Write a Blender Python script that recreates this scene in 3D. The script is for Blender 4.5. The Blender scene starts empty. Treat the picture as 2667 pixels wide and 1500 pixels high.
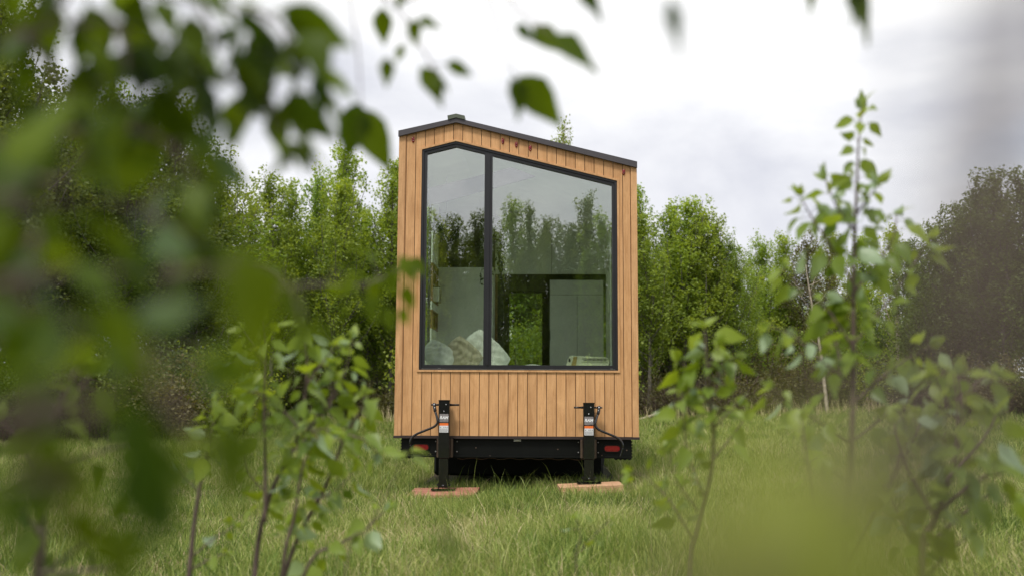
import bpy, math, random
import numpy as np
from mathutils import Vector, Matrix, Euler

PI = math.pi
R = math.radians
C = bpy.context.scene.collection
sc = bpy.context.scene
V = Vector

# ------------------------------------------------------------------ camera
FPX = 2600.0
CAMZ = 0.98
TH = math.atan(280 / FPX)
ROLL = R(0.3)
cam = bpy.data.objects.new('camera', bpy.data.cameras.new('camera'))
C.objects.link(cam)
cam.location = (0, 0, CAMZ)
CM = (Matrix.Rotation(PI / 2 + TH, 3, 'X') @ Matrix.Rotation(ROLL, 3, 'Z'))
cam.rotation_euler = CM.to_euler()
cam.data.sensor_width = 36
cam.data.lens = FPX / 2667 * 36
cam.data.clip_start = 0.03
cam.data.clip_end = 800
cam.data.dof.use_dof = True
cam.data.dof.focus_distance = 10.75
cam.data.dof.aperture_fstop = 1.8
sc.camera = cam


def at(px, py, d):
    """point seen at photo pixel (px, py), d metres ahead of the camera (world y = d)"""
    v = CM @ V(((px - 1333.5) / FPX, -(py - 750) / FPX, -1))
    return V((0, 0, CAMZ)) + v * (d / v.y)


# ------------------------------------------------------------------ helpers
def link(o, parent=None):
    C.objects.link(o)
    if parent is not None:
        o.parent = parent
    return o


def empty(name, loc=(0, 0, 0), rz=0.0):
    o = bpy.data.objects.new(name, None)
    o.empty_display_size = 0.2
    o.location = loc
    o.rotation_euler = (0, 0, rz)
    return link(o)


def tag(o, label=None, cat=None, group=None, kind=None):
    if label: o['label'] = label
    if cat: o['category'] = cat
    if group: o['group'] = group
    if kind: o['kind'] = kind
    return o


class MB:
    def __init__(s): s.v = []; s.f = []; s.sm = []

    def add(s, vs, fs, smooth=False):
        b = len(s.v)
        s.v += [tuple(v) for v in vs]
        s.f += [tuple(i + b for i in f) for f in fs]
        s.sm += [smooth] * len(fs)
        return s

    def box(s, x0, x1, y0, y1, z0, z1, M=None, bev=0.0):
        if bev > 0:
            b = bev
            pts = []
            # chamfered box as prism along y with bevelled outline + end insets
            out = [(x0 + b, z0), (x1 - b, z0), (x1, z0 + b), (x1, z1 - b), (x1 - b, z1), (x0 + b, z1), (x0, z1 - b), (x0, z0 + b)]
            cx, cz = (x0 + x1) / 2, (z0 + z1) / 2
            kx = 1 - b / max((x1 - x0) / 2, 1e-6) * .8; kz = 1 - b / max((z1 - z0) / 2, 1e-6) * .8
            ins = [(cx + (x - cx) * kx, cz + (z - cz) * kz) for x, z in out]
            rings = [(ins, y0), (out, y0 + b), (out, y1 - b), (ins, y1)]
            for pl, y in rings: pts += [V((x, y, z)) for x, z in pl]
            fs = [tuple(range(8)), tuple(reversed(range(24, 32)))]
            for r in range(3):
                for i in range(8):
                    j = (i + 1) % 8
                    fs.append((r * 8 + i, (r + 1) * 8 + i, (r + 1) * 8 + j, r * 8 + j))
            if M: pts = [M @ p for p in pts]
            return s.add(pts, fs)
        pts = [V(p) for p in ((x0, y0, z0), (x1, y0, z0), (x1, y1, z0), (x0, y1, z0), (x0, y0, z1), (x1, y0, z1), (x1, y1, z1), (x0, y1, z1))]
        if M: pts = [M @ p for p in pts]
        return s.add(pts, [(0, 3, 2, 1), (4, 5, 6, 7), (0, 1, 5, 4), (1, 2, 6, 5), (2, 3, 7, 6), (3, 0, 4, 7)])

    def prism(s, poly, y0, y1):
        """poly: (x, z) counter-clockwise seen from -y; extruded along y"""
        n = len(poly)
        pts = [(x, y0, z) for x, z in poly] + [(x, y1, z) for x, z in poly]
        fs = [tuple(range(n)), tuple(reversed(range(n, 2 * n)))]
        for i in range(n):
            j = (i + 1) % n
            fs.append((i, n + i, n + j, j))
        return s.add(pts, fs)

    def ring(s, outer, inner, y0, y1):
        n = len(outer)
        pts = [(x, y0, z) for x, z in outer] + [(x, y0, z) for x, z in inner] + [(x, y1, z) for x, z in outer] + [(x, y1, z) for x, z in inner]
        fs = []
        for i in range(n):
            j = (i + 1) % n
            fs += [(i, j, n + j, n + i), (2 * n + j, 2 * n + i, 3 * n + i, 3 * n + j), (j, i, 2 * n + i, 2 * n + j), (n + i, n + j, 3 * n + j, 3 * n + i)]
        return s.add(pts, fs)

    def tube(s, pts, rad, n=10, cap=True):
        pts = [V(p) for p in pts]
        if not isinstance(rad, (list, tuple)): rad = [rad] * len(pts)
        t0 = (pts[1] - pts[0]).normalized()
        u = t0.orthogonal().normalized()
        vs = []; fs = []
        for i, p in enumerate(pts):
            t = (pts[min(i + 1, len(pts) - 1)] - pts[max(i - 1, 0)]).normalized()
            u = (u - t * u.dot(t)).normalized()
            w = t.cross(u)
            for k in range(n):
                a = 2 * PI * k / n
                vs.append(p + (u * math.cos(a) + w * math.sin(a)) * rad[i])
        for i in range(len(pts) - 1):
            for k in range(n):
                l = (k + 1) % n
                fs.append((i * n + k, i * n + l, (i + 1) * n + l, (i + 1) * n + k))
        if cap:
            fs.append(tuple(reversed(range(n))))
            fs.append(tuple(range((len(pts) - 1) * n, len(pts) * n)))
        return s.add(vs, fs, True)

    def ball(s, c, r, n=10):
        c = V(c); r = V(r) if hasattr(r, '__len__') else V((r, r, r))
        vs = []; fs = []
        m = n // 2
        for i in range(m + 1):
            a = PI * i / m
            for k in range(n):
                b = 2 * PI * k / n
                vs.append((c.x + r.x * math.sin(a) * math.cos(b), c.y + r.y * math.sin(a) * math.sin(b), c.z + r.z * math.cos(a)))
        for i in range(m):
            for k in range(n):
                l = (k + 1) % n
                fs.append((i * n + k, (i + 1) * n + k, (i + 1) * n + l, i * n + l))
        return s.add(vs, fs, True)

    def build(s, name, mat, parent=None, loc=None):
        me = bpy.data.meshes.new(name)
        me.from_pydata(s.v, [], s.f)
        me.polygons.foreach_set('use_smooth', s.sm)
        me.update()
        me.materials.append(mat)
        o = bpy.data.objects.new(name, me)
        if loc: o.location = loc
        return link(o, parent)


def smooth_curve(pts, k=6):
    P = [V(p) for p in pts]
    if len(P) < 3: return P
    out = []
    for i in range(len(P) - 1):
        p0 = P[max(i - 1, 0)]; p1 = P[i]; p2 = P[i + 1]; p3 = P[min(i + 2, len(P) - 1)]
        for j in range(k):
            t = j / k
            out.append(.5 * ((2 * p1) + (p2 - p0) * t + (2 * p0 - 5 * p1 + 4 * p2 - p3) * t * t + (3 * p1 - p0 - 3 * p2 + p3) * t ** 3))
    out.append(P[-1])
    return out


def np_mesh(name, co, quads, tint=None, smooth=True, mat=None):
    me = bpy.data.meshes.new(name)
    nv = len(co); nf = len(quads)
    me.vertices.add(nv)
    me.vertices.foreach_set('co', np.ascontiguousarray(co, dtype=np.float32).ravel())
    me.loops.add(nf * 4)
    me.loops.foreach_set('vertex_index', np.ascontiguousarray(quads, dtype=np.int32).ravel())
    me.polygons.add(nf)
    me.polygons.foreach_set('loop_start', np.arange(0, nf * 4, 4, dtype=np.int32))
    me.polygons.foreach_set('loop_total', np.full(nf, 4, dtype=np.int32))
    me.polygons.foreach_set('use_smooth', np.full(nf, smooth, dtype=bool))
    if tint is not None:
        a = me.attributes.new('tint', 'FLOAT', 'POINT')
        a.data.foreach_set('value', np.ascontiguousarray(tint, dtype=np.float32))
    me.update(calc_edges=True)
    if mat: me.materials.append(mat)
    return me


# ------------------------------------------------------------------ materials
def nmat(name):
    m = bpy.data.materials.new(name)
    m.use_nodes = True
    nt = m.node_tree
    return m, nt, nt.nodes['Principled BSDF'], nt.nodes['Material Output']


def N(nt, t, **kw):
    n = nt.nodes.new(t)
    for k, v in kw.items():
        if k.startswith('i_'):
            n.inputs[k[2:]].default_value = v
        elif k.startswith('n_'):
            n.inputs[int(k[2:])].default_value = v
        else:
            setattr(n, k, v)
    return n


def ramp(nt, stops, fac):
    r = nt.nodes.new('ShaderNodeValToRGB')
    e = r.color_ramp.elements
    while len(e) < len(stops): e.new(.5)
    for i, (p, c) in enumerate(stops):
        e[i].position = p; e[i].color = (*c, 1)
    nt.links.new(fac, r.inputs[0])
    return r.outputs[0]


def coords(nt, scale=(1, 1, 1), kind='Object'):
    t = N(nt, 'ShaderNodeTexCoord'); mp = N(nt, 'ShaderNodeMapping')
    mp.inputs['Scale'].default_value = scale
    nt.links.new(t.outputs[kind], mp.inputs[0])
    return mp.outputs[0]


def noise(nt, vec, scale, detail=4, rough=.55, dist=0):
    n = N(nt, 'ShaderNodeTexNoise')
    n.inputs['Scale'].default_value = scale; n.inputs['Detail'].default_value = detail
    n.inputs['Roughness'].default_value = rough; n.inputs['Distortion'].default_value = dist
    nt.links.new(vec, n.inputs['Vector'])
    return n.outputs[0]


def bump(nt, p, h, strength, dist=.01):
    b = N(nt, 'ShaderNodeBump')
    b.inputs['Strength'].default_value = strength; b.inputs['Distance'].default_value = dist
    nt.links.new(h, b.inputs['Height']); nt.links.new(b.outputs[0], p.inputs['Normal'])


def plain(name, col, rough=.5, metal=0.0, var=.12, scale=8, spec=.5, bmp=0.0, coat=0.0):
    m, nt, p, o = nmat(name)
    n = noise(nt, coords(nt), scale, 5, .6)
    a = tuple(c * (1 - var) for c in col); b = tuple(min(1, c * (1 + var)) for c in col)
    nt.links.new(ramp(nt, [(.3, a), (.7, b)], n), p.inputs['Base Color'])
    p.inputs['Roughness'].default_value = rough; p.inputs['Metallic'].default_value = metal
    p.inputs['Specular IOR Level'].default_value = spec
    p.inputs['Coat Weight'].default_value = coat
    if bmp: bump(nt, p, noise(nt, coords(nt), scale * 5, 4), bmp)
    return m


def wood(name, c1, c2, c3, rough=.6, plank=0.1016, x0=-1.101, grain=(26, 3, 1.3), spots=.5):
    """boards along object z; each board gets its own tone and grain shift"""
    m, nt, p, o = nmat(name)
    L = nt.links
    tc = N(nt, 'ShaderNodeTexCoord')
    sx = N(nt, 'ShaderNodeSeparateXYZ'); L.new(tc.outputs['Object'], sx.inputs[0])
    sub = N(nt, 'ShaderNodeMath', operation='SUBTRACT'); L.new(sx.outputs[0], sub.inputs[0]); sub.inputs[1].default_value = x0
    dv = N(nt, 'ShaderNodeMath', operation='DIVIDE'); L.new(sub.outputs[0], dv.inputs[0]); dv.inputs[1].default_value = plank
    fl = N(nt, 'ShaderNodeMath', operation='FLOOR'); L.new(dv.outputs[0], fl.inputs[0])
    wn = N(nt, 'ShaderNodeTexWhiteNoise', noise_dimensions='1D'); L.new(fl.outputs[0], wn.inputs['W'])
    off = N(nt, 'ShaderNodeVectorMath', operation='SCALE'); L.new(wn.outputs['Color'], off.inputs[0]); off.inputs['Scale'].default_value = 7
    ad = N(nt, 'ShaderNodeVectorMath', operation='ADD'); L.new(tc.outputs['Object'], ad.inputs[0]); L.new(off.outputs[0], ad.inputs[1])
    mp = N(nt, 'ShaderNodeMapping'); mp.inputs['Scale'].default_value = grain; L.new(ad.outputs[0], mp.inputs[0])
    g = noise(nt, mp.outputs[0], 2.2, 6, .62, .8)
    mp2 = N(nt, 'ShaderNodeMapping'); mp2.inputs['Scale'].default_value = (3.2, 3, 1.0); L.new(ad.outputs[0], mp2.inputs[0])
    g2 = noise(nt, mp2.outputs[0], 2.6, 4, .6, .6)
    mp3 = N(nt, 'ShaderNodeMapping'); mp3.inputs['Scale'].default_value = (70, 40, 14); L.new(ad.outputs[0], mp3.inputs[0])
    g3 = noise(nt, mp3.outputs[0], 3, 3, .7)
    col = ramp(nt, [(.28, c1), (.5, c2), (.75, c3)], g)
    mx = N(nt, 'ShaderNodeMix', data_type='RGBA', blend_type='MULTIPLY'); mx.inputs[0].default_value = 1
    L.new(col, mx.inputs[6]); L.new(ramp(nt, [(.3, (.80, .76, .72)), (.62, (1.04, 1.04, 1.04))], g2), mx.inputs[7])
    mx2 = N(nt, 'ShaderNodeMix', data_type='RGBA', blend_type='MULTIPLY'); mx2.inputs[0].default_value = 1
    L.new(mx.outputs[2], mx2.inputs[6]); L.new(ramp(nt, [(.34, (.6, .55, .5)), (.46, (1, 1, 1))], g3), mx2.inputs[7])
    mx2.inputs[0].default_value = spots
    mx3 = N(nt, 'ShaderNodeMix', data_type='RGBA', blend_type='MULTIPLY'); mx3.inputs[0].default_value = 1
    L.new(mx2.outputs[2], mx3.inputs[6]); L.new(ramp(nt, [(0, (.92, .91, .90)), (1, (1.05, 1.05, 1.04))], wn.outputs['Value']), mx3.inputs[7])
    L.new(mx3.outputs[2], p.inputs['Base Color'])
    p.inputs['Roughness'].default_value = rough; p.inputs['Specular IOR Level'].default_value = .3
    bump(nt, p, g, .25, .004)
    return m


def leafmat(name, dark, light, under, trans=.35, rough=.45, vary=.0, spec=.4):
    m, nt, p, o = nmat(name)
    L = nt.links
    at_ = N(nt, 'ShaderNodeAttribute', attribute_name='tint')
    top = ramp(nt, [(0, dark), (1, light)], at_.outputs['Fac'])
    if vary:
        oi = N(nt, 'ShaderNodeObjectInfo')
        hs = N(nt, 'ShaderNodeHueSaturation')
        mr = N(nt, 'ShaderNodeMapRange'); mr.inputs['To Min'].default_value = 1 - vary; mr.inputs['To Max'].default_value = 1 + vary
        L.new(oi.outputs['Random'], mr.inputs[0]); L.new(mr.outputs[0], hs.inputs['Value'])
        m2 = N(nt, 'ShaderNodeMapRange'); m2.inputs['To Min'].default_value = .485; m2.inputs['To Max'].default_value = .515
        w = N(nt, 'ShaderNodeTexWhiteNoise', noise_dimensions='1D'); L.new(oi.outputs['Random'], w.inputs['W'])
        L.new(w.outputs['Value'], m2.inputs[0]); L.new(m2.outputs[0], hs.inputs['Hue'])
        L.new(top, hs.inputs['Color']); top = hs.outputs[0]
    col = top
    if under:
        ge = N(nt, 'ShaderNodeNewGeometry')
        mx = N(nt, 'ShaderNodeMix', data_type='RGBA')
        L.new(ge.outputs['Backfacing'], mx.inputs[0]); L.new(top, mx.inputs[6]); mx.inputs[7].default_value = (*under, 1)
        col = mx.outputs[2]
    L.new(col, p.inputs['Base Color'])
    p.inputs['Roughness'].default_value = rough
    p.inputs['Specular IOR Level'].default_value = spec
    tr = N(nt, 'ShaderNodeBsdfTranslucent')
    br = N(nt, 'ShaderNodeMix', data_type='RGBA', blend_type='MULTIPLY'); br.inputs[0].default_value = 1
    L.new(top, br.inputs[6]); br.inputs[7].default_value = (1.9, 1.75, .55, 1)
    L.new(br.outputs[2], tr.inputs[0])
    ms = N(nt, 'ShaderNodeMixShader'); ms.inputs[0].default_value = trans
    L.new(p.outputs[0], ms.inputs[1]); L.new(tr.outputs[0], ms.inputs[2]); L.new(ms.outputs[0], o.inputs[0])
    return m


def glassmat(name, refl, tint):
    m, nt, p, o = nmat(name)
    nt.nodes.remove(p)
    g = N(nt, 'ShaderNodeBsdfGlossy'); g.inputs['Roughness'].default_value = 0.0; g.inputs['Color'].default_value = (1, 1, 1, 1)
    t = N(nt, 'ShaderNodeBsdfTransparent'); t.inputs[0].default_value = (*tint, 1)
    bn = N(nt, 'ShaderNodeBump'); bn.inputs['Strength'].default_value = .25; bn.inputs['Distance'].default_value = .0012
    nt.links.new(noise(nt, coords(nt), 1.6, 2, .4), bn.inputs['Height']); nt.links.new(bn.outputs[0], g.inputs['Normal'])
    fr = N(nt, 'ShaderNodeLayerWeight'); fr.inputs['Blend'].default_value = .3
    mr = N(nt, 'ShaderNodeMapRange'); mr.inputs['To Min'].default_value = refl; mr.inputs['To Max'].default_value = 1
    nt.links.new(fr.outputs['Fresnel'], mr.inputs[0])
    ms = N(nt, 'ShaderNodeMixShader'); ms.inputs[0].default_value = refl
    nt.links.new(t.outputs[0], ms.inputs[1]); nt.links.new(g.outputs[0], ms.inputs[2]); nt.links.new(ms.outputs[0], o.inputs[0])
    return m


M = {}
M['siding'] = wood('wood_siding', (.52, .275, .112), (.635, .358, .163), (.69, .41, .20), spots=.3)
M['trimwood'] = wood('trim_wood', (.50, .27, .12), (.62, .36, .17), (.70, .42, .21), plank=5)
M['plywood'] = wood('reddish_board', (.27, .11, .075), (.42, .19, .13), (.52, .27, .19), plank=5, grain=(3, 20, 3))
M['lumber'] = wood('lumber', (.40, .22, .12), (.56, .34, .2), (.66, .43, .27), plank=5, grain=(2, 18, 18), spots=.3)
M['backing'] = plain('dark_gap', (.05, .022, .012), .8)
M['metal_roof'] = plain('roof_metal', (.075, .068, .072), .42, .3, .1, 3)
M['ridge'] = plain('ridge_metal', (.085, .10, .07), .5, .2, .15, 9)
M['frame'] = plain('window_frame_black', (.016, .016, .018), .38, 0, .2, 4)
M['chassis'] = plain('chassis_black', (.0030, .0036, .0030), .5, 0, .35, 6, spec=.2)
M['jack'] = plain('jack_black', (.006, .006, .0065), .25, 0, .3, 12, coat=.4)
M['bare_steel'] = plain('bare_steel', (.13, .09, .065), .45, .5, .3, 20)
M['steel'] = plain('bolt_steel', (.5, .5, .5), .3, .9, .1)
M['rubber'] = plain('rubber', (.012, .011, .010), .8, 0, .3, 15)
M['trim_dark'] = plain('trim_brown', (.035, .022, .020), .5, 0, .2, 5)
M['red'] = plain('red_lens', (.20, .008, .013), .2, 0, .2, 60, coat=.5)
M['red_dark'] = plain('red_reflector', (.30, .01, .02), .15, 0, .4, 90, coat=.6)
M['white_wall'] = plain('interior_white', (.86, .88, .81), .75, 0, .07, 5)
M['beam_grey'] = plain('beam_grey', (.16, .14, .16), .7)
M['dark_wall'] = plain('interior_dark', (.035, .038, .032), .6, 0, .3, 3)
M['brown_wood'] = plain('interior_wood', (.26, .15, .07), .6, 0, .25, 12)
M['fabric_white'] = plain('white_fabric', (.86, .88, .83), .9, 0, .08, 20, bmp=.3)
M['fabric_beige'] = plain('linen_fabric', (.55, .50, .38), .95, 0, .2, 14, bmp=.5)
M['cream'] = plain('cream_plastic', (.74, .78, .60), .4, 0, .06, 10)
M['tan'] = plain('tan_panel', (.46, .36, .13), .5, 0, .2, 20)
M['grille'] = plain('grille_dark', (.03, .035, .03), .5)
M['silver'] = plain('silver_sticker', (.30, .27, .27), .35, .3, .25, 60)
M['letter'] = plain('white_letters', (.85, .85, .85), .5)
M['ink'] = plain('label_ink', (.22, .22, .22), .5)
M['orange'] = plain('orange_label', (.80, .17, .03), .5, 0, .05)
M['label'] = plain('label_white', (.72, .72, .72), .5, 0, .05)
M['clear'] = plain('clear_lamp', (.55, .55, .5), .15, 0, .2, 40, coat=.6)
M['glass'] = glassmat('window_glass', .26, (.93, .97, .91))
M['glass_back'] = glassmat('rear_glass', .10, (.85, .92, .86))
M['pot'] = plain('plant_pot', (.10, .09, .08), .6)
M['bark'] = plain('bark', (.13, .115, .095), .85, 0, .45, 7, bmp=.6)
M['bark_pale'] = plain('pale_bark', (.42, .36, .27), .85, 0, .35, 6, bmp=.5)
M['twig'] = plain('sapling_bark', (.11, .075, .06), .7, 0, .35, 40, bmp=.3)
M['leaf_tree'] = leafmat('tree_leaves', (.050, .098, .016), (.33, .43, .065), None, .42, .5, .16)
M['leaf_dark'] = leafmat('dark_tree_leaves', (.028, .055, .012), (.17, .225, .045), None, .36, .5, .14)
M['leaf_lime'] = leafmat('lime_tree_leaves', (.07, .13, .018), (.36, .44, .07), None, .45, .5, .08)
M['leaf_brown'] = leafmat('olive_leaves', (.055, .058, .024), (.19, .18, .065), None, .3, .6, .12)
M['near_twig'] = plain('near_shrub_bark', (.12, .092, .075), .7, 0, .25, 40)
M['leaf_near'] = leafmat('sapling_leaves', (.050, .115, .016), (.25, .33, .035), (.33, .44, .27), .42, .42, 0, .5)
M['leaf_over'] = leafmat('overhead_leaves', (.014, .045, .005), (.115, .17, .008), (.08, .13, .05), .45, .55, 0, .22)
M['leaf_olive'] = leafmat('olive_shoot_leaves', (.11, .13, .02), (.26, .30, .045), (.20, .24, .05), .4, .6, 0, .2)
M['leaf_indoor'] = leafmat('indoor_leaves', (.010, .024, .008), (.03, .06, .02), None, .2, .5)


def grassmat():
    m, nt, p, o = nmat('grass_blades')
    L = nt.links
    a = N(nt, 'ShaderNodeAttribute', attribute_name='tint')
    c = ramp(nt, [(0, (.06, .125, .018)), (.3, (.215, .30, .052)), (.62, (.44, .485, .135)), (.8, (.52, .50, .22)), (1, (.68, .54, .33))], a.outputs['Fac'])
    L.new(c, p.inputs['Base Color']); p.inputs['Roughness'].default_value = .5; p.inputs['Specular IOR Level'].default_value = .35
    tr = N(nt, 'ShaderNodeBsdfTranslucent'); L.new(c, tr.inputs[0])
    ms = N(nt, 'ShaderNodeMixShader'); ms.inputs[0].default_value = .35
    L.new(p.outputs[0], ms.inputs[1]); L.new(tr.outputs[0], ms.inputs[2]); L.new(ms.outputs[0], o.inputs[0])
    return m


M['grass'] = grassmat()
m, nt, p, o = nmat('meadow_soil')
n1 = noise(nt, coords(nt), .7, 6, .6)
nt.links.new(ramp(nt, [(.3, (.03, .035, .014)), (.5, (.06, .06, .028)), (.7, (.12, .09, .055))], n1), p.inputs['Base Color'])
p.inputs['Roughness'].default_value = 1
bump(nt, p, noise(nt, coords(nt), 12, 6), .8, .05)
M['ground'] = m

# ------------------------------------------------------------------ ground
rng = np.random.default_rng(7)
random.seed(7)


def sstep(a, b, x):
    t = np.clip((x - a) / (b - a), 0, 1)
    return t * t * (3 - 2 * t)


def gz(x, y):
    x = np.asarray(x, float); y = np.asarray(y, float)
    z = -0.035 + 0.036 * np.clip(x, -3, 3)
    z = z + .45 * sstep(8, 19, x) * sstep(18, 36, y)
    w = sstep(3, 8, np.hypot(x, y - 10.6))
    z = z + w * (.05 * np.sin(x * .7 + 1.3) * np.cos(y * .5) + .04 * np.sin(x * .31 - y * .43))
    z = z + .012 * np.sin(x * 3.1 + y * 1.7) * np.cos(y * 2.3 - x * 1.1)
    return z


def gzf(x, y): return float(gz(x, y))


xs = np.concatenate([-np.geomspace(400, 20, 14), np.linspace(-18, 22, 120), np.geomspace(24, 400, 14)])
ys = np.concatenate([-np.geomspace(300, 8, 14), np.linspace(-6, 48, 150), np.geomspace(50, 500, 16)])
X, Y = np.meshgrid(xs, ys)
co = np.stack([X, Y, gz(X, Y)], -1).reshape(-1, 3)
nx, ny = len(xs), len(ys)
i0 = (np.arange(ny - 1)[:, None] * nx + np.arange(nx - 1)[None]).ravel()
gr = bpy.data.objects.new('ground', np_mesh('ground', co, np.stack([i0, i0 + 1, i0 + nx + 1, i0 + nx], 1), mat=M['ground']))
tag(link(gr), 'uneven meadow soil under the grass', None, None, 'structure')

# ------------------------------------------------------------------ grass
HX, HY, YAW = .05, 10.6, -R(1.8)
PADS = []


def vnoise(x, y, s, seed=0):
    """smooth value noise on a lattice"""
    x = x / s + 1000 + seed * 17.3; y = y / s + 1000 + seed * 5.1
    xi = np.floor(x).astype(int); yi = np.floor(y).astype(int)
    fx = x - xi; fy = y - yi
    fx = fx * fx * (3 - 2 * fx); fy = fy * fy * (3 - 2 * fy)

    def h(a, b):
        n = (a * 374761393 + b * 668265263 + seed * 9781) & 0x7fffffff
        n = ((n ^ (n >> 13)) * 1274126177) & 0x7fffffff
        return ((n ^ (n >> 16)) & 0xffff) / 65535.0
    return (h(xi, yi) * (1 - fx) + h(xi + 1, yi) * fx) * (1 - fy) + (h(xi, yi + 1) * (1 - fx) + h(xi + 1, yi + 1) * fx) * fy


def house_local(x, y):
    dx = x - HX; dy = y - HY
    return dx * math.cos(YAW) + dy * math.sin(YAW), -dx * math.sin(YAW) + dy * math.cos(YAW)


PADRECTS = [(-.735, -.36, .36, .24, R(-3)), (.755, -.27, .33, .15, R(4))]  # house-local centre, half sizes, turn


def make_grass():
    zones = [(1.6, 6, 2600, 1.0), (6, 10, 2700, 1.0), (10, 15, 1500, 1.25), (15, 24, 520, 1.9), (24, 36, 210, 3.0), (36, 56, 80, 4.8)]
    XX = []; YY = []; SC = []
    for a, b, dens, wsc in zones:
        hw = .62 * b + 1.5
        n = int((b - a) * 2 * hw * dens)
        x = rng.uniform(-hw, hw, n); y = rng.uniform(a, b, n)
        # gather into tufts
        k = .35
        cx = np.round(x / .11 + .5 * np.sin(y * 31)) * .11; cy = np.round(y / .11 + .5 * np.cos(x * 29)) * .11
        x = x + (cx - x) * k * rng.random(n); y = y + (cy - y) * k * rng.random(n)
        keep = np.abs(x) < .60 * y + 1.3
        x = x[keep]; y = y[keep]
        XX.append(x); YY.append(y); SC.append(np.full(len(x), wsc))
    x = np.concatenate(XX); y = np.concatenate(YY); ws = np.concatenate(SC)
    lx, ly = house_local(x, y)
    bad = np.zeros(len(x), bool)
    for cx, cy, hx, hy, a in PADRECTS:
        u = (lx - cx) * math.cos(a) + (ly - cy) * math.sin(a); v = -(lx - cx) * math.sin(a) + (ly - cy) * math.cos(a)
        bad |= (np.abs(u) < hx + .015) & (np.abs(v) < hy + .015)
    bad |= (np.abs(lx) < 1.15) & (ly > .75 + .1 * np.sin(lx * 9)) & (ly < 7.6)
    x = x[~bad]; y = y[~bad]; ws = ws[~bad]; lx = lx[~bad]; ly = ly[~bad]
    n = len(x)
    big = vnoise(x, y, 2.2, 1) * .6 + vnoise(x, y, .7, 2) * .4
    mid = vnoise(x, y, .35, 3)
    h = (.045 + .15 * big ** 1.3 + .12 * mid ** 1.6) * rng.uniform(.5, 1.3, n)
    h *= np.where(rng.random(n) < .03, 1.5, 1.0)
    h *= 1 + .5 * sstep(20, 36, y)
    # shorter just in front of the pads
    near = (ly < -.05) & (ly > -1.0) & (np.abs(lx) < 1.3)
    h = np.where(near, h * .6, h)
    under = (np.abs(lx) < 1.25) & (ly > -.1) & (ly < 7.6)
    h = np.where(under, h * .8, h)
    dry = vnoise(x, y, 1.1, 5) * .5 + vnoise(x, y, .3, 6) * .5
    tint = .10 + .55 * rng.random(n) + .18 * (big - .5) + .34 * (vnoise(x, y, .45, 21) - .5)
    isdry = rng.random(n) < np.clip((dry - .33) * 1.9, .10, .8) * (1 - .6 * sstep(12, 22, y))
    tint = np.where(isdry, rng.uniform(.68, 1.0, n), tint)
    h = np.where(isdry, h * rng.uniform(.4, .95, n), h)
    h = np.where((rng.random(n) < .012) & (np.abs(lx) < 4), h * 1.7 + .04, h)
    tint = np.clip(tint, 0, 1)
    az = rng.uniform(0, 2 * PI, n)
    wind = .9 + 1.2 * vnoise(x, y, 1.6, 8)
    lean = rng.normal(.36, .24, n) * h
    dx = np.cos(az) * lean + .10 * h * np.cos(wind * 3); dy = np.sin(az) * lean + .10 * h * np.sin(wind * 3)
    dx = np.where(isdry, dx * 1.9, dx); dy = np.where(isdry, dy * 1.9, dy)
    wa = rng.uniform(0, PI, n)
    w = rng.uniform(.0016, .0034, n) * ws
    wx = np.cos(wa) * w; wy = np.sin(wa) * w
    z0 = gz(x, y) - .01
    lv = [(0, 0, 1.0), (.45, .22, .9), (.8, .62, .6), (1.0, 1.0, .08)]
    co = np.empty((n, 8, 3), np.float32)
    droop = rng.uniform(.0, .22, n)
    for i, (t, b, ww) in enumerate(lv):
        zz = z0 + h * (t - droop * b * t)
        for s, sg in ((0, -1), (1, 1)):
            co[:, i * 2 + s, 0] = x + dx * b + sg * wx * ww
            co[:, i * 2 + s, 1] = y + dy * b + sg * wy * ww
            co[:, i * 2 + s, 2] = zz
    base = (np.arange(n) * 8)[:, None, None]
    q = np.array([[0, 1, 3, 2], [2, 3, 5, 4], [4, 5, 7, 6]])[None]
    quads = (base + q).reshape(-1, 4)
    me = np_mesh('grass', co.reshape(-1, 3), quads, np.repeat(tint, 8), True, M['grass'])
    g = link(bpy.data.objects.new('grass', me))
    tag(g, 'long green meadow grass with dry straw patches', None, None, 'stuff')
    print('grass blades', n)


make_grass()


# ------------------------------------------------------------------ trees
def leaf_quads(c, size, up, rs, tint, elong=1.5):
    """folded diamond leaves: c (n,3), size (n,), up bias"""
    n = len(c)
    nrm = rs.normal(size=(n, 3)); nrm[:, 2] += up
    nrm /= np.linalg.norm(nrm, axis=1)[:, None]
    a = rs.normal(size=(n, 3)); a[:, 2] -= .3
    a -= nrm * (a * nrm).sum(1)[:, None]; a /= np.linalg.norm(a, axis=1)[:, None] + 1e-9
    b = np.cross(nrm, a)
    s = size[:, None]
    co = np.stack([c - a * s * .5 * elong * .7, c + b * s * .42 + nrm * s * .12, c + a * s * .5 * elong * .75, c - b * s * .42 + nrm * s * .12], 1)
    return co.reshape(-1, 3), np.arange(n * 4).reshape(-1, 4), np.repeat(tint, 4)


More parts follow.
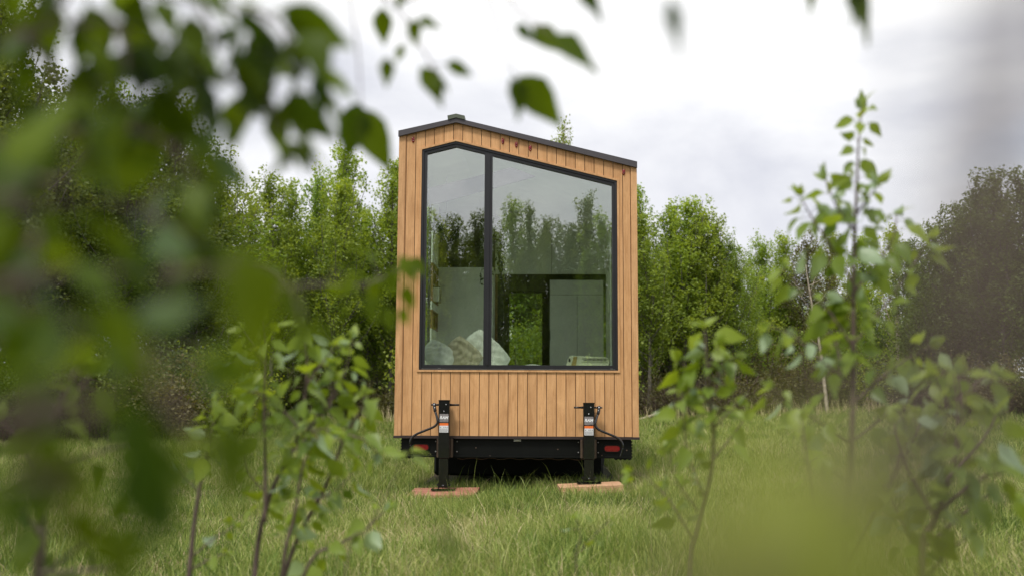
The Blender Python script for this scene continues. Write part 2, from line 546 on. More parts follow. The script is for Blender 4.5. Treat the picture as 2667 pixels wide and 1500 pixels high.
def tree_proto(seed, H=10.0, rmax=1.9, t0=.21, nb=62, per=38, leaf=.10, top=.5, mat='leaf_tree', bark='bark', sig=.155, trunkr=.10, leaders=3):
    rs = np.random.default_rng(seed)
    mb = MB()
    ph = rs.uniform(0, 6, 2)
    def tp(t): return np.array([.22 * math.sin(t * 4 + ph[0]) * t, .22 * math.sin(t * 3.3 + ph[1]) * t, H * t])
    pts = [tp(t) for t in np.linspace(0, .98, 12)]
    mb.tube(pts, [trunkr * (1 - .93 * t) + .008 for t in np.linspace(0, .98, 12)], 7)
    cl = []; clt = []
    for i in range(nb):
        t = t0 + (0.985 - t0) * ((i + rs.random()) / nb) ** .9
        az = i * 2.399 + rs.normal() * .35
        prof = math.sin(min(1, (t - t0) / .30 + .25) * PI / 2) * (1 - max(0, (t - .45) / .55)) ** .75
        L = rmax * (.30 + 1.0 * prof) * rs.uniform(.45, 1.45)
        if t > .9: L *= .8
        el = R(22 + 34 * t + rs.normal() * 10)
        p = tp(t); d = np.array([math.cos(az) * math.cos(el), math.sin(az) * math.cos(el), math.sin(el)])
        bp = [p]
        q = p.copy(); dd = d.copy()
        k = 5
        for j in range(k):
            dd = dd + np.array([rs.normal() * .12, rs.normal() * .12, .10 + .14 * j]); dd /= np.linalg.norm(dd)
            q = q + dd * L / k; bp.append(q.copy())
        if L > .6: mb.tube(bp, [max(.006, .028 * (1 - t * .6) * (1 - u)) + .004 for u in np.linspace(0, 1, k + 1)], 4, False)
        nc = max(2, int(L / .27))
        tone = rs.uniform(-.16, .16)
        for u in np.linspace(.22, 1.02, nc):
            x = min(u * k, k - .001); j = int(x); f = x - j
            c = bp[j] * (1 - f) + bp[j + 1] * f
            spread = .10 + .26 * L * .35 * (1 - abs(u - .55))
            c = c + rs.normal(size=3) * spread * np.array([1, 1, .8])
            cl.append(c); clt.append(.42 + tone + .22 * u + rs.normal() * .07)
    for q in range(leaders):
        az = q * 2 * PI / max(1, leaders) + rs.normal() * .5; rr = rmax * rs.uniform(.34, .62); ht = rs.uniform(.72, .95)
        p0 = tp(.42); lp = []
        for u in np.linspace(0, 1, 7):
            rad = rr * (1 - (1 - u) ** 2) + .12 * math.sin(u * 5 + az)
            lp.append(np.array([p0[0] + math.cos(az) * rad, p0[1] + math.sin(az) * rad, H * (.42 + (ht - .42) * u)]))
        mb.tube(lp, [.035 * (1 - u) + .006 for u in np.linspace(0, 1, 7)], 5, False)
        tone = rs.uniform(-.15, .2)
        for u in np.linspace(.2, 1, int(34 * (ht - .3))):
            x = min(u * 6, 5.999); j = int(x); f = x - j
            sp = .38 * (1 - u) ** .7 + .05
            a2 = rs.uniform(0, 2 * PI)
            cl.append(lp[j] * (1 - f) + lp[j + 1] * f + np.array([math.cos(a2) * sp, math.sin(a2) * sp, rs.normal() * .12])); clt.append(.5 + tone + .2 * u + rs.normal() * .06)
    # leader tuft
    for u in np.linspace(.86, 1.0, 9):
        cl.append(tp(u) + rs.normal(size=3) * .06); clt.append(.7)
    cl = np.array(cl); clt = np.array(clt)
    n = len(cl) * per
    idx = np.repeat(np.arange(len(cl)), per)
    sg = sig * (1 - .30 * (cl[idx, 2] / H))
    c = cl[idx] + np.clip(rs.normal(size=(n, 3)), -1.7, 1.7) * sg[:, None] * np.array([.9, .9, 1.6])
    keep = rs.random(n) < np.clip(rs.uniform(.35, 1.2, len(cl)), 0, 1)[idx]
    c = c[keep]; idx = idx[keep]; n = len(c)
    size = leaf * rs.uniform(.6, 1.25, n)
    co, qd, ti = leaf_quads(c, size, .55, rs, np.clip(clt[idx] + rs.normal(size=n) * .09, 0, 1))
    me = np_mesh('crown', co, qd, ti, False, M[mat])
    tm = bpy.data.meshes.new('trunk'); tm.from_pydata(mb.v, [], mb.f); tm.polygons.foreach_set('use_smooth', mb.sm); tm.update(); tm.materials.append(M[bark])
    return tm, me


def bush_proto(seed, H=3.0, rad=1.5, ns=26, per=22, leaf=.09, mat='leaf_dark', bark='twig', keepf=1.0):
    rs = np.random.default_rng(seed)
    mb = MB(); cl = []
    for i in range(ns):
        az = rs.uniform(0, 2 * PI); r0 = rs.random() * rad * .35
        p = np.array([math.cos(az) * r0, math.sin(az) * r0, 0.])
        out = rs.uniform(.15, .9) * rad; h = H * rs.uniform(.5, 1.05) * (1 - .35 * out / rad)
        bp = []
        for u in np.linspace(0, 1, 7):
            bp.append(p + np.array([math.cos(az) * out * u ** 1.3, math.sin(az) * out * u ** 1.3, h * u]) + rs.normal(size=3) * .05 * u)
        mb.tube(bp, [.014 * (1 - u) + .003 for u in np.linspace(0, 1, 7)], 4, False)
        for u in np.linspace(.2, 1, 9):
            j = min(5, int(u * 6)); f = u * 6 - j
            cl.append(bp[j] * (1 - f) + bp[j + 1] * f + rs.normal(size=3) * .12)
        for k in range(3):
            u = rs.uniform(.3, .8); j = int(u * 6); q = bp[j]
            e = q + np.array([rs.normal() * .4, rs.normal() * .4, rs.uniform(.1, .5)])
            mb.tube([q, (q + e) / 2 + rs.normal(size=3) * .04, e], [.007, .005, .003], 3, False)
            cl.append(e)
    cl = np.array(cl); idx = np.repeat(np.arange(len(cl)), per)
    n = len(idx)
    c = cl[idx] + rs.normal(size=(n, 3)) * .13
    keep = (rs.random(n) < keepf) & (c[:, 2] > .1)
    c = c[keep]; idx = idx[keep]; n = len(c)
    tone = rs.uniform(.2, .8, len(cl))
    co, qd, ti = leaf_quads(c, leaf * rs.uniform(.6, 1.2, n), .6, rs, np.clip(tone[idx] + rs.normal(size=n) * .12, 0, 1))
    me = np_mesh('crown', co, qd, ti, False, M[mat])
    tm = bpy.data.meshes.new('stems'); tm.from_pydata(mb.v, [], mb.f); tm.update(); tm.materials.append(M[bark])
    return tm, me


PT = {
    'a': tree_proto(11, rmax=1.75, nb=64),
    'b': tree_proto(12, rmax=1.45, nb=58, t0=.2, leaders=2),
    'c': tree_proto(13, rmax=2.2, nb=70, t0=.19),
    'l': tree_proto(14, rmax=1.9, nb=64, mat='leaf_lime'),
    'm': tree_proto(15, rmax=1.5, nb=60, mat='leaf_lime', t0=.18),
    'd': tree_proto(16, rmax=2.1, nb=70, mat='leaf_dark', t0=.2),
    'e': tree_proto(17, rmax=1.7, nb=64, mat='leaf_dark', t0=.24),
    'o': tree_proto(18, rmax=2.0, nb=68, mat='leaf_brown', t0=.12, per=34),
    's': tree_proto(19, rmax=1.5, nb=44, per=16, t0=.3, mat='leaf_tree', bark='bark_pale', leaders=1),
}
PB = {
    'g': bush_proto(31, mat='leaf_lime'),
    'd': bush_proto(32, mat='leaf_dark'),
    'o': bush_proto(33, mat='leaf_brown', per=14),
    't': bush_proto(34, mat='leaf_brown', per=4, leaf=.07, ns=34),
}
TN = {'a': 'fresh green', 'b': 'slim green', 'c': 'broad green', 'l': 'lime green', 'm': 'slim lime green', 'd': 'dark green', 'e': 'slim dark green', 'o': 'olive brown', 's': 'sparse pale-barked'}


def put(kind, name, proto, x, y, s, sxy, label, cat, group=None, rz=None):
    o = empty(name, (x, y, gzf(x, y) - .03), random.uniform(0, 6.28) if rz is None else rz)
    o.scale = (sxy, sxy, s)
    for nm, me in zip((('trunk', 'crown') if kind == 'tree' else ('stems', 'foliage')), proto):
        c = bpy.data.objects.new(nm, me); link(c, o)
    tag(o, label, cat, group)
    return o


def ptree(k, px, top, d, wide=1.0, label=None, group=None, rz=None):
    p = at(px, 1030, d); t = at(px, top, d)
    z0 = gzf(p.x, d)
    H = (t.z - z0) / .985
    s = H / 10.0
    return put('tree', 'poplar_tree', PT[k], p.x, d, s, (.46 + .66 * s) * wide, label, 'tree', group, rz)


# the trees whose tops the photo shows one by one: kind, x, top, distance, width, where it stands
front = [
    ('d', -75, 5, 22, .95, 'tallest dark tree, cut off by the left edge of the photo'),
    ('d', 30, 300, 25, .9, 'dark green tree just right of the tall tree at the left edge'),
    ('e', 75, 262, 27, 1., 'slim dark tree, second from the left edge with its tip in a sky gap'),
    ('c', 150, 266, 28, .9, 'dense green tree under the hanging leaves at the far left'),
    ('a', 225, 240, 28, .95, 'tall green tree with forked tip behind the hanging leaves'),
    ('e', 335, 275, 30, 1., 'slim dark tree with a thin leader poking into a small sky gap'),
    ('d', 425, 300, 31, .95, 'dark tree half hidden by the darkest hanging leaves'),
    ('b', 470, 390, 32, 1., 'green tree stepping down beside the open sky at left'),
    ('c', 545, 448, 33, .9, 'broad green tree at the right shoulder of the left tree mass'),
    ('a', 628, 552, 36, .85, 'low green tree in the dip of the treeline left of the house'),
    ('a', 700, 486, 40, 1., 'green tree rising right of the dip in the treeline at left'),
    ('b', 762, 500, 41, 1., 'narrow green tree between two taller crowns left of the house'),
    ('a', 803, 484, 42, .8, 'green tree with loose gappy crown left of the pointed tallest one'),
    ('a', 895, 412, 43, 1., 'tallest pointed green tree left of the house'),
    ('l', 862, 500, 40, .95, 'bright lime tree in front of the pointed tallest tree left of the house'),
    ('b', 955, 560, 44, .9, 'low green tree in the notch nearly touching the house wall'),
    ('m', 1015, 450, 43, .9, 'slim bright tree with a narrow tip close to the left wall of the house'),
    ('l', 1050, 445, 45, 1., 'lime tree mostly hidden behind the left edge of the house'),
    ('s', 1462, 342, 40, .7, 'tree behind the house whose thin tip peeks over the roof'),
    ('b', 1655, 512, 42, .9, 'slim tree peeking out at the right edge of the house wall'),
    ('a', 1690, 580, 40, .9, 'green tree right beside the house, lower than its neighbours'),
    ('l', 1785, 545, 42, 1.05, 'bright green rounded tree, highest of those right of the house'),
    ('l', 1835, 582, 42, .9, 'bright lime tree on the right flank of the highest one right of the house'),
    ('a', 1745, 560, 43, 1., 'green tree between the house and the bright rounded tree'),
    ('m', 1878, 596, 42, 1., 'slim vivid green tree stepping down towards the gap in the treeline'),
    ('c', 1915, 640, 42, .75, 'low vivid green tree at the left side of the gap in the treeline'),
    ('c', 2003, 642, 50, .85, 'broad green tree at the right side of the gap in the treeline'),
    ('a', 2060, 630, 50, .9, 'green tree left of the blurred tall sapling'),
    ('o', 2120, 640, 49, .9, 'olive tree directly behind the tall blurred sapling at left of its stem'),
    ('a', 2175, 622, 52, .9, 'green tree directly behind the tall sapling stem'),
    ('l', 2270, 636, 50, .9, 'pale green tree right of the tall sapling stem'),
    ('s', 2340, 598, 46, 1.1, 'thin see-through tree with open branches right of the tall sapling'),
    ('d', 2395, 650, 42, .9, 'dark low tree at the foot of the rising dark wood on the right'),
    ('e', 2440, 612, 38, .95, 'slim dark tree where the dark wood on the right starts to rise'),
    ('d', 2505, 565, 36, .95, 'dark tree halfway up the rising dark wood on the right'),
    ('e', 2560, 515, 35, 1., 'slim dark tree near the crest of the dark wood on the right'),
    ('d', 2625, 478, 34, 1., 'highest dark tree at the right edge of the photo'),
    ('d', 2700, 470, 33, 1., 'dark tree cut off by the right edge of the photo'),
]
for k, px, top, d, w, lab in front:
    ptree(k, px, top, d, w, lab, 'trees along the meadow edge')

# trees deeper in the wood and filling gaps: nothing in the photo tells these apart
random.seed(21)


def fill(px0, px1, n, d0, d1, topf, kinds, lab, grp):
    for i in range(n):
        px = px0 + (px1 - px0) * (i + random.uniform(.1, .9)) / n
        d = random.uniform(d0, d1)
        top = topf(px) + random.uniform(40, 230)
        ptree(random.choice(kinds), px, top, d, random.uniform(1.05, 1.4), lab, grp)


def interp(tab):
    return lambda x: float(np.interp(x, [a for a, b in tab], [b for a, b in tab]))


tl = interp([(-150, 180), (0, 330), (420, 360), (560, 500), (640, 590), (700, 540), (900, 500), (960, 590), (1040, 500)])
fill(-140, 620, 11, 25, 34, tl, 'dec', 'dark tree packed in the wood behind the hanging leaves at left', 'trees deep in the left wood')
fill(600, 1060, 10, 44, 50, tl, 'abc', 'green tree behind the front row of the treeline left of the house', 'trees behind the front row left of the house')
fill(1130, 1560, 12, 38, 50, lambda x: 440, 'lacl', 'tree hidden behind the house, seen only through its far window', 'trees behind the house')
tr = interp([(1640, 600), (1780, 600), (1900, 680), (1950, 730), (2000, 690), (2300, 680), (2420, 680), (2520, 600), (2700, 520)])
fill(1640, 1960, 8, 43, 50, tr, 'acdl', 'green tree behind the front row of the treeline right of the house', 'trees behind the front row right of the house')
fill(1960, 2420, 10, 50, 58, tr, 'acob', 'green tree deeper in the low treeline behind the tall sapling', 'trees deep in the low treeline on the right')
fill(2400, 2720, 7, 35, 42, tr, 'ddce', 'dark tree packed in the dark wood at the right edge', 'trees deep in the dark right wood')


def pbush(k, px, d, h, w, lab, grp):
    p = at(px, 1030, d)
    put('bush', 'shrub', PB[k], p.x, d, h / 3.0, w, lab, 'shrub', grp)


random.seed(5)
for i in range(14):
    pbush(random.choice('ddog'), -120 + i * 55, random.uniform(22, 29), random.uniform(1.6, 3.4), random.uniform(.8, 1.2),
          'dark shrub in the shade at the foot of the left wood', 'shrubs below the left wood')
for i in range(12):
    pbush(random.choice('dot'), 600 + i * 38, random.uniform(39, 43), random.uniform(1.6, 3.4), random.uniform(.9, 1.3),
          'leafy undergrowth shrub along the treeline left of the house', 'shrubs along the treeline left of the house')
for i in range(7):
    pbush('g', 1160 + i * 55, random.uniform(27, 32), random.uniform(3.2, 4.6), random.uniform(1.1, 1.5),
          'green shrub behind the house seen through its far window', 'shrubs behind the house')
for i in range(9):
    pbush(random.choice('dott'), 1650 + i * 36, random.uniform(38, 42), random.uniform(1.6, 3.2), random.uniform(.9, 1.3),
          'brownish shrub along the treeline right of the house', 'shrubs right of the house')
for i in range(12):
    pbush(random.choice('otgo'), 1960 + i * 40, random.uniform(42, 48), random.uniform(2.2, 4.6), random.uniform(1., 1.5),
          'twiggy olive shrub below the low treeline behind the tall sapling', 'shrubs below the low treeline')
for i in range(8):
    pbush(random.choice('ddot'), 2400 + i * 42, random.uniform(31, 35), random.uniform(1.6, 3.0), random.uniform(.8, 1.2),
          'dark shrub at the foot of the dark wood on the right', 'shrubs below the dark right wood')

random.seed(77)
for i in range(34):
    px = 560 + i * 56
    if 1080 < px < 1600: continue
    pbush(random.choice('dd'), px, random.uniform(53, 58) if px < 1960 else random.uniform(56, 62), random.uniform(4.5, 6.5), random.uniform(1.5, 2.0),
          'dark shrub deep inside the wood, glimpsed between the trunks', 'shrubs deep inside the wood')

# trees behind the photographer: the window mirrors them
random.seed(9)
NV = V((-math.sin(YAW), math.cos(YAW), 0))
PH = V((HX, HY, 0))


def mirrored(px, py, y):
    """where the line of sight through the big window's mirror image meets the plane y behind the camera"""
    c = V((0, 0, CAMZ)); v = at(px, py, 10.0) - c
    h = c + v * ((PH - c).dot(NV) / v.dot(NV))
    r = v - NV * 2 * v.dot(NV)
    return h + r * ((y - h.y) / r.y)


for i, (px, top, y, wd_) in enumerate([(960, 600, -16, 1), (1040, 560, -18, 1), (1112, 565, -15, .8), (1150, 600, -17, .8), (1182, 592, -16, .7), (1250, 585, -15, .75), (1290, 620, -17, .8), (1342, 543, -16, .85), (1386, 562, -15, .7), (1435, 600, -17, .8), (1480, 612, -16, .8),
                                       (1527, 538, -16, .9), (1568, 582, -15, .8), (1610, 600, -17, 1), (1690, 570, -16, 1), (1225, 640, -18, .9), (1410, 640, -20, 1), (1500, 640, -20, 1)]):
    q = mirrored(px, top, y); h = (q.z - gzf(q.x, y)) / .985
    put('tree', 'poplar_tree', PT['deaed'[i % 5]], q.x, y, h / 10, (.35 + .65 * h / 10) * wd_ * .98, 'dark tree standing behind the photographer, mirrored in the big window', 'tree', 'trees mirrored in the window')
for i in range(22):
    x = -18 + i * 1.45
    put('bush', 'shrub', PB['d'], x, -21.5 + random.uniform(-1.5, 1.5), random.uniform(1.7, 2.2), 1.7, 'tall dark shrub behind the photographer, mirrored low in the big window', 'shrub', 'shrubs mirrored in the window')

# bare pale stem in the right treeline, fallen log, dry reeds
rs = np.random.default_rng(3)
b = at(2160, 1030, 40)
mb = MB()
base = V((b.x, 40, gzf(b.x, 40)))
pts = [at(2155, 1050, 40), at(2135, 900, 40), at(2112, 780, 40), at(2098, 690, 40)]
pts[0].z = base.z
sp = smooth_curve(pts)
bt = empty('bare_tree', tuple(base))
loc = [p - base for p in sp]
mb.tube(loc, [.07 * (1 - i / len(loc)) + .012 for i in range(len(loc))], 6)
for k in range(11):
    q = loc[4 + k] if 4 + k < len(loc) else loc[-2]
    e = q + V((random.choice((-1, 1)) * random.uniform(.3, 1.0), random.uniform(-.3, .3), random.uniform(.2, .8)))
    mb.tube([q, (q + e) / 2 + V((0, 0, -.06)), e], [.02, .013, .006], 4)
mb.build('trunk', M['bark_pale'], bt)
tag(bt, 'leaning bare pale tree trunk in the treeline behind the tall sapling', 'tree')

lg = at(1690, 1062, 38)
mb = MB(); mb.tube([(-.6, 0, .10), (0, .05, .14), (.35, 0, .26), (.6, 0, .38)], [.07, .06, .05, .035], 8)
o = mb.build('fallen_log', M['bark_pale'], None, (lg.x - .3, 38, gzf(lg.x, 38)))
tag(o, 'pale fallen log propped in the grass just right of the house', 'log')


def reeds():
    n = 2400
    px = rng.uniform(560, 2500, n)
    d = np.where(px < 1000, rng.uniform(36, 38.5, n), np.where(px < 1960, rng.uniform(36, 38, n), rng.uniform(36, 42, n)))
    x = (px - 1333.5) / FPX * d; y = d
    cl = vnoise(x, y, 1.1, 12)
    k = cl > .5
    x = x[k]; y = y[k]; n = len(x)
    h = rng.uniform(.25, .75, n); az = rng.uniform(0, 2 * PI, n); ln = rng.normal(0, .35, n) * h
    w = rng.uniform(.007, .014, n)
    z = gz(x, y)
    co = np.stack([np.stack([x - w, y, z], 1), np.stack([x + w, y, z], 1), np.stack([x + np.cos(az) * ln + w * .3, y + np.sin(az) * ln, z + h], 1), np.stack([x + np.cos(az) * ln - w * .3, y + np.sin(az) * ln, z + h], 1)], 1)
    me = np_mesh('dry_grass', co.reshape(-1, 3), np.arange(n * 4).reshape(-1, 4), np.repeat(rng.uniform(.75, 1, n), 4), False, M['grass'])
    tag(link(bpy.data.objects.new('dry_grass', me)), 'dry straw-coloured stalks at the foot of the treeline', None, None, 'stuff')


reeds()

# ------------------------------------------------------------------ tiny house
H = empty('tiny_house', (HX, HY, 0), YAW)
tag(H, 'timber-clad tiny house on a trailer with big asymmetric gable window', 'tiny house')
AX = -.664


def roof_z(x):  # underside of the fascia
    return 3.917 - (AX - x) * .246 if x < AX else 3.917 - (x - AX) * .2578


def win_z(x, off=0):
    return 3.716 + off - (AX - x) * .2513 if x < AX else 3.716 + off - (x - AX) * .2535


WL, WR, WB = -1.033, 1.073, 1.249
g = .020
OL, OR_, OB = WL - g, WR + g, WB - g
mb = MB()
seams = [-1.279, -1.203] + [-1.101 + .1016 * k for k in range(23)] + [1.216, 1.281]
GAP = .0032


def board(a, b, zb, zt):
    def zt_(x): return zt(x)
    top = [(b, zt_(b))]
    if a < AX < b: top.append((AX, zt_(AX)))
    top.append((a, zt_(a)))
    mb.prism([(a, zb), (b, zb)] + top, -.020, -.001)


for a, b in zip(seams[:-1], seams[1:]):
    a += GAP if a > -1.27 else 0; b -= GAP if b < 1.27 else 0
    cuts = sorted({a, b, *[c for c in (OL, OR_) if a < c < b]})
    for u, w in zip(cuts[:-1], cuts[1:]):
        mid = (u + w) / 2
        if OL < mid < OR_:
            board(u, w, .560, lambda x: OB)
            # above the window: lower edge follows the window
            pl = [(u, win_z(u, g))]
            if u < AX < w: pl.append((AX, win_z(AX, g)))
            pl.append((w, win_z(w, g))); pl.append((w, roof_z(w) + .004))
            if u < AX < w: pl.append((AX, roof_z(AX) + .004))
            pl.append((u, roof_z(u) + .004))
            mb.prism(pl, -.020, -.001)
        else:
            board(u, w, .560, lambda x: roof_z(x) + .004)
sd = mb.build('siding', M['siding'], H)
# corner boards standing slightly proud
mb = MB()
mb.prism([(-1.284, .558), (-1.214, .558), (-1.214, roof_z(-1.214)), (-1.284, roof_z(-1.284))], -.030, -.0205)
mb.build('corner_board', M['trimwood'], H)
mb = MB()
mb.prism([(1.222, .558), (1.286, .558), (1.286, roof_z(1.286)), (1.222, roof_z(1.222))], -.030, -.0205)
mb.build('corner_board', M['trimwood'], H)
# dark backing wall with the window hole
outer = [(-1.275, .56), (1.275, .56), (1.275, roof_z(1.275)), (AX, roof_z(AX)), (-1.275, roof_z(-1.275))]
inner = [(WL, WB), (WR, WB), (WR, win_z(WR)), (AX, win_z(AX)), (WL, win_z(WL))]
mb = MB(); mb.ring(outer, inner, 0, .11); mb.build('front_wall', M['backing'], H)


def inset(d):
    return [(WL + d, WB + d), (WR - d, WB + d), (WR - d, win_z(WR - d, -d * 1.03)), (AX, win_z(AX, -d * 1.03)), (WL + d, win_z(WL + d, -d * 1.03))]


outerT = [(OL, OB), (OR_, OB), (OR_, win_z(OR_, g)), (AX, win_z(AX, g)), (OL, win_z(OL, g))]
mb = MB(); mb.ring(outerT, inset(0), -.034, 0.0); mb.build('window_surround', M['trimwood'], H)
mb = MB(); mb.ring(inset(.001), inset(.024), -.022, .06); mb.ring(inset(.0245), inset(.054), -.008, .06)
wf = mb.build('window', M['frame'], H)
wf['label'] = 'large asymmetric black-framed gable window'
# mullion
mb = MB()
mx0, mx1 = -.352, -.267
for a, b, y0 in ((mx0, mx0 + .027, -.008), (mx0 + .0275, mx1 - .0275, -.018), (mx1 - .027, mx1, -.008)):
    mb.prism([(a, WB + .0535), (b, WB + .0535), (b, win_z(b, -.055)), (a, win_z(a, -.055))], y0, .058)
mb.build('mullion', M['frame'], wf)
ip = inset(.05)
mb = MB(); mb.prism([ip[0], (mx0 + .005, ip[0][1]), (mx0 + .005, win_z(mx0, -.05)), ip[3], ip[4]], .022, .028); mb.build('pane', M['glass'], wf)
mb = MB(); mb.prism([(mx1 - .005, ip[0][1]), ip[1], ip[2], (mx1 - .005, win_z(mx1, -.05))], .022, .028); mb.build('pane', M['glass'], wf)
# thin bright steel strip drawn as the glint along the sill
mb = MB(); mb.box(WL + .03, WR - .03, -.0245, -.0225, WB + .008, WB + .0115); mb.build('sill_glint', M['steel'], wf)
for x in (-.83, .99):
    mb = MB(); mb.box(x, x + .03, -.0265, -.0225, WB + .016, WB + .020); mb.build('drain_slot', M['steel'], wf)

# fascia, roof, ridge cap
LN = 7.6
prof = [(-1.286, 3.765), (AX, 3.917), (1.284, 3.415), (1.284, 3.478), (AX, 3.964), (-1.286, 3.825)]
# prism wants counter-clockwise from -y; split at the ridge so both halves are convex
mb = MB()
mb.prism([(-1.290, 3.763), (AX, 3.917), (AX, 3.966), (-1.290, 3.826)], -.060, -.0305)
mb.prism([(AX, 3.917), (1.288, 3.413), (1.288, 3.479), (AX, 3.966)], -.060, -.0305)
fa = mb.build('fascia', M['metal_roof'], H)
def slab(mb, xa, za0, za1, xb, zb0, zb1, y0, y1, u0, u1, v0, v1):
    """sloping slab from (xa) to (xb) with a rectangular hole: u along the slope (0..1), v along y"""
    def pt(u): return (xa + (xb - xa) * u, za0 + (zb0 - za0) * u, za1 + (zb1 - za1) * u)
    for ua, ub, ya, yb in ((0, 1, y0, y1),) if u0 == u1 else ((0, 1, y0, v0), (0, 1, v1, y1), (0, u0, v0, v1), (u1, 1, v0, v1)):
        p, q = pt(ua), pt(ub)
        mb.prism([(p[0], p[1]), (q[0], q[1]), (q[0], q[2]), (p[0], p[2])], ya, yb)


mb = MB()
slab(mb, -1.284, 3.80, 3.820, AX, 3.945, 3.962, -.030, LN + .03, .1, .9, .13, .64)  # hole near the front, hidden from the camera, added to let daylight in
slab(mb, AX, 3.945, 3.962, 1.282, 3.45, 3.474, -.030, LN + .03, .1, .9, .13, .64)
mb.build('roof', M['metal_roof'], H)
mb = MB()
mb.prism([(-.752, 3.944), (-.742, 3.944), (AX, 3.966), (AX, 4.008), (-.758, 3.987)], -.075, LN + .04)
mb.prism([(AX, 3.966), (-.578, 3.9445), (-.568, 3.9445), (-.570, 3.985), (AX, 4.008)], -.075, LN + .04)
mb.build('ridge_cap', M['ridge'], H)

# side and rear walls
mb = MB()
for y0, y1, z0, z1 in ((.111, .30, .56, 3.75), (2.75, LN, .56, 3.75), (.30, 2.75, .56, 1.5), (.30, 2.75, 3.62, 3.75)): mb.box(-1.275, -1.235, y0, y1, z0, z1)
mb.build('side_wall', M['metal_roof'], H)
mb = MB(); mb.box(-1.262, -1.25, .301, 2.749, 1.501, 3.619); mb.build('added_side_window', M['glass_back'], H)  # unseen window, added so daylight brightens the room
mb = MB()
for y0, y1, z0, z1 in ((.111, .30, .56, 3.41), (3.3, 4.6, .56, 3.41), (6.2, LN, .56, 3.41), (.30, 3.3, .56, 1.36), (.30, 3.3, 3.3, 3.41), (4.6, 6.2, .56, 1.5), (4.6, 6.2, 2.6, 3.41)):
    mb.box(1.235, 1.275, y0, y1, z0, z1)
mb.build('side_wall', M['metal_roof'], H)
mb = MB(); mb.box(1.25, 1.262, .301, 3.299, 1.361, 3.299); mb.build('added_side_window', M['glass_back'], H)  # added window, almost wholly out of view, to light the partition
mb = MB(); mb.box(1.25, 1.262, 4.601, 6.199, 1.501, 2.599); mb.build('added_side_window', M['glass_back'], H)  # another unseen window added for light, further back
out2 = [(-1.234, .56), (1.234, .56), (1.234, roof_z(1.234)), (AX, roof_z(AX)), (-1.234, roof_z(-1.234))]
BX0, BX1, BZ0, BZ1 = -.40, .30, .66, 2.872
mb = MB()
mb.prism([(-1.234, .60), (BX0, .60), (BX0, 3.86), (AX, roof_z(AX)), (-1.234, roof_z(-1.234))], LN - .08, LN)
mb.prism([(BX1, .60), (1.234, .60), (1.234, roof_z(1.234)), (BX1, roof_z(BX1))], LN - .08, LN)
mb.prism([(BX0, BZ1), (BX1, BZ1), (BX1, roof_z(BX1)), (BX0, roof_z(BX0))], LN - .08, LN)
mb.prism([(BX0, .60), (BX1, .60), (BX1, BZ0), (BX0, BZ0)], LN - .08, LN)
mb.build('rear_wall', M['dark_wall'], H)
mb = MB(); mb.ring([(BX0, BZ0), (BX1, BZ0), (BX1, BZ1), (BX0, BZ1)], [(BX0 + .03, BZ0 + .05), (BX1 - .035, BZ0 + .05), (BX1 - .035, BZ1 - .03), (BX0 + .03, BZ1 - .03)], LN - .06, LN - .02)
rd = mb.build('rear_door', M['frame'], H)
mb = MB(); mb.box(BX0 + .03, BX1 - .035, LN - .045, LN - .04, BZ0 + .05, BZ1 - .03); mb.build('pane', M['glass_back'], rd)
# floor, ceiling lining
mb = MB(); mb.box(-1.234, 1.234, .02, LN - .09, .562, .61); mb.build('floor', M['brown_wood'], H)
mb = MB()
slab(mb, -1.234, 3.70, 3.72, AX, 3.84, 3.86, .115, LN - .09, .1, .9, .13, .64)  # same added hole as in the roof, so daylight reaches the room
slab(mb, AX, 3.84, 3.86, 1.234, 3.37, 3.39, .115, LN - .09, .1, .9, .13, .64)
mb.build('ceiling', M['white_wall'], H)

mb = MB(); mb.prism([(-1.2, 3.08), (.19, 3.47), (-.08, 3.575), (-1.2, 3.29)], .62, .66); mb.build('roof_beam', M['beam_grey'], H)
# left lining with two timber niches
S1 = 3.5
mb = MB()
for z0, z1 in ((.612, 1.875), (2.13, 2.24), (2.76, 3.69)): mb.box(-1.2345, -1.215, 2.75, S1, z0, z1)
mb.box(-1.2345, -1.215, .115, 2.75, .612, 1.5)
mb.build('interior_wall', M['white_wall'], H)
mb = MB()
for z0, z1 in ((1.877, 2.128), (2.242, 2.758)):
    mb.box(-1.234, -1.229, 2.751, S1 - .003, z0, z1)
    mb.box(-1.229, -1.205, 2.751, S1 - .003, z0, z0 + .014); mb.box(-1.229, -1.205, 2.751, S1 - .003, z1 - .014, z1)
    for y in (2.76, 3.12, S1 - .05): mb.box(-1.229, -1.207, y, y + .02, z0 + .0145, z1 - .0145)
mb.box(-1.229, -1.206, 2.79, S1 - .06, 2.48, 2.494)
sh = mb.build('shelf', M['brown_wood'], H)
mb = MB()
for y0, y1, z0, z1 in ((.115, .30, .612, 3.36), (3.3, 4.2, .612, 3.36), (.30, 3.3, .612, 1.36), (.30, 3.3, 3.3, 3.36)): mb.box(1.215, 1.2345, y0, y1, z0, z1)
mb.build('interior_wall', M['white_wall'], H)
mb = MB(); mb.box(1.190, 1.214, 3.4, 3.6, 2.15, 2.70, bev=.003); mb.build('wall_panel', M['white_wall'], H)

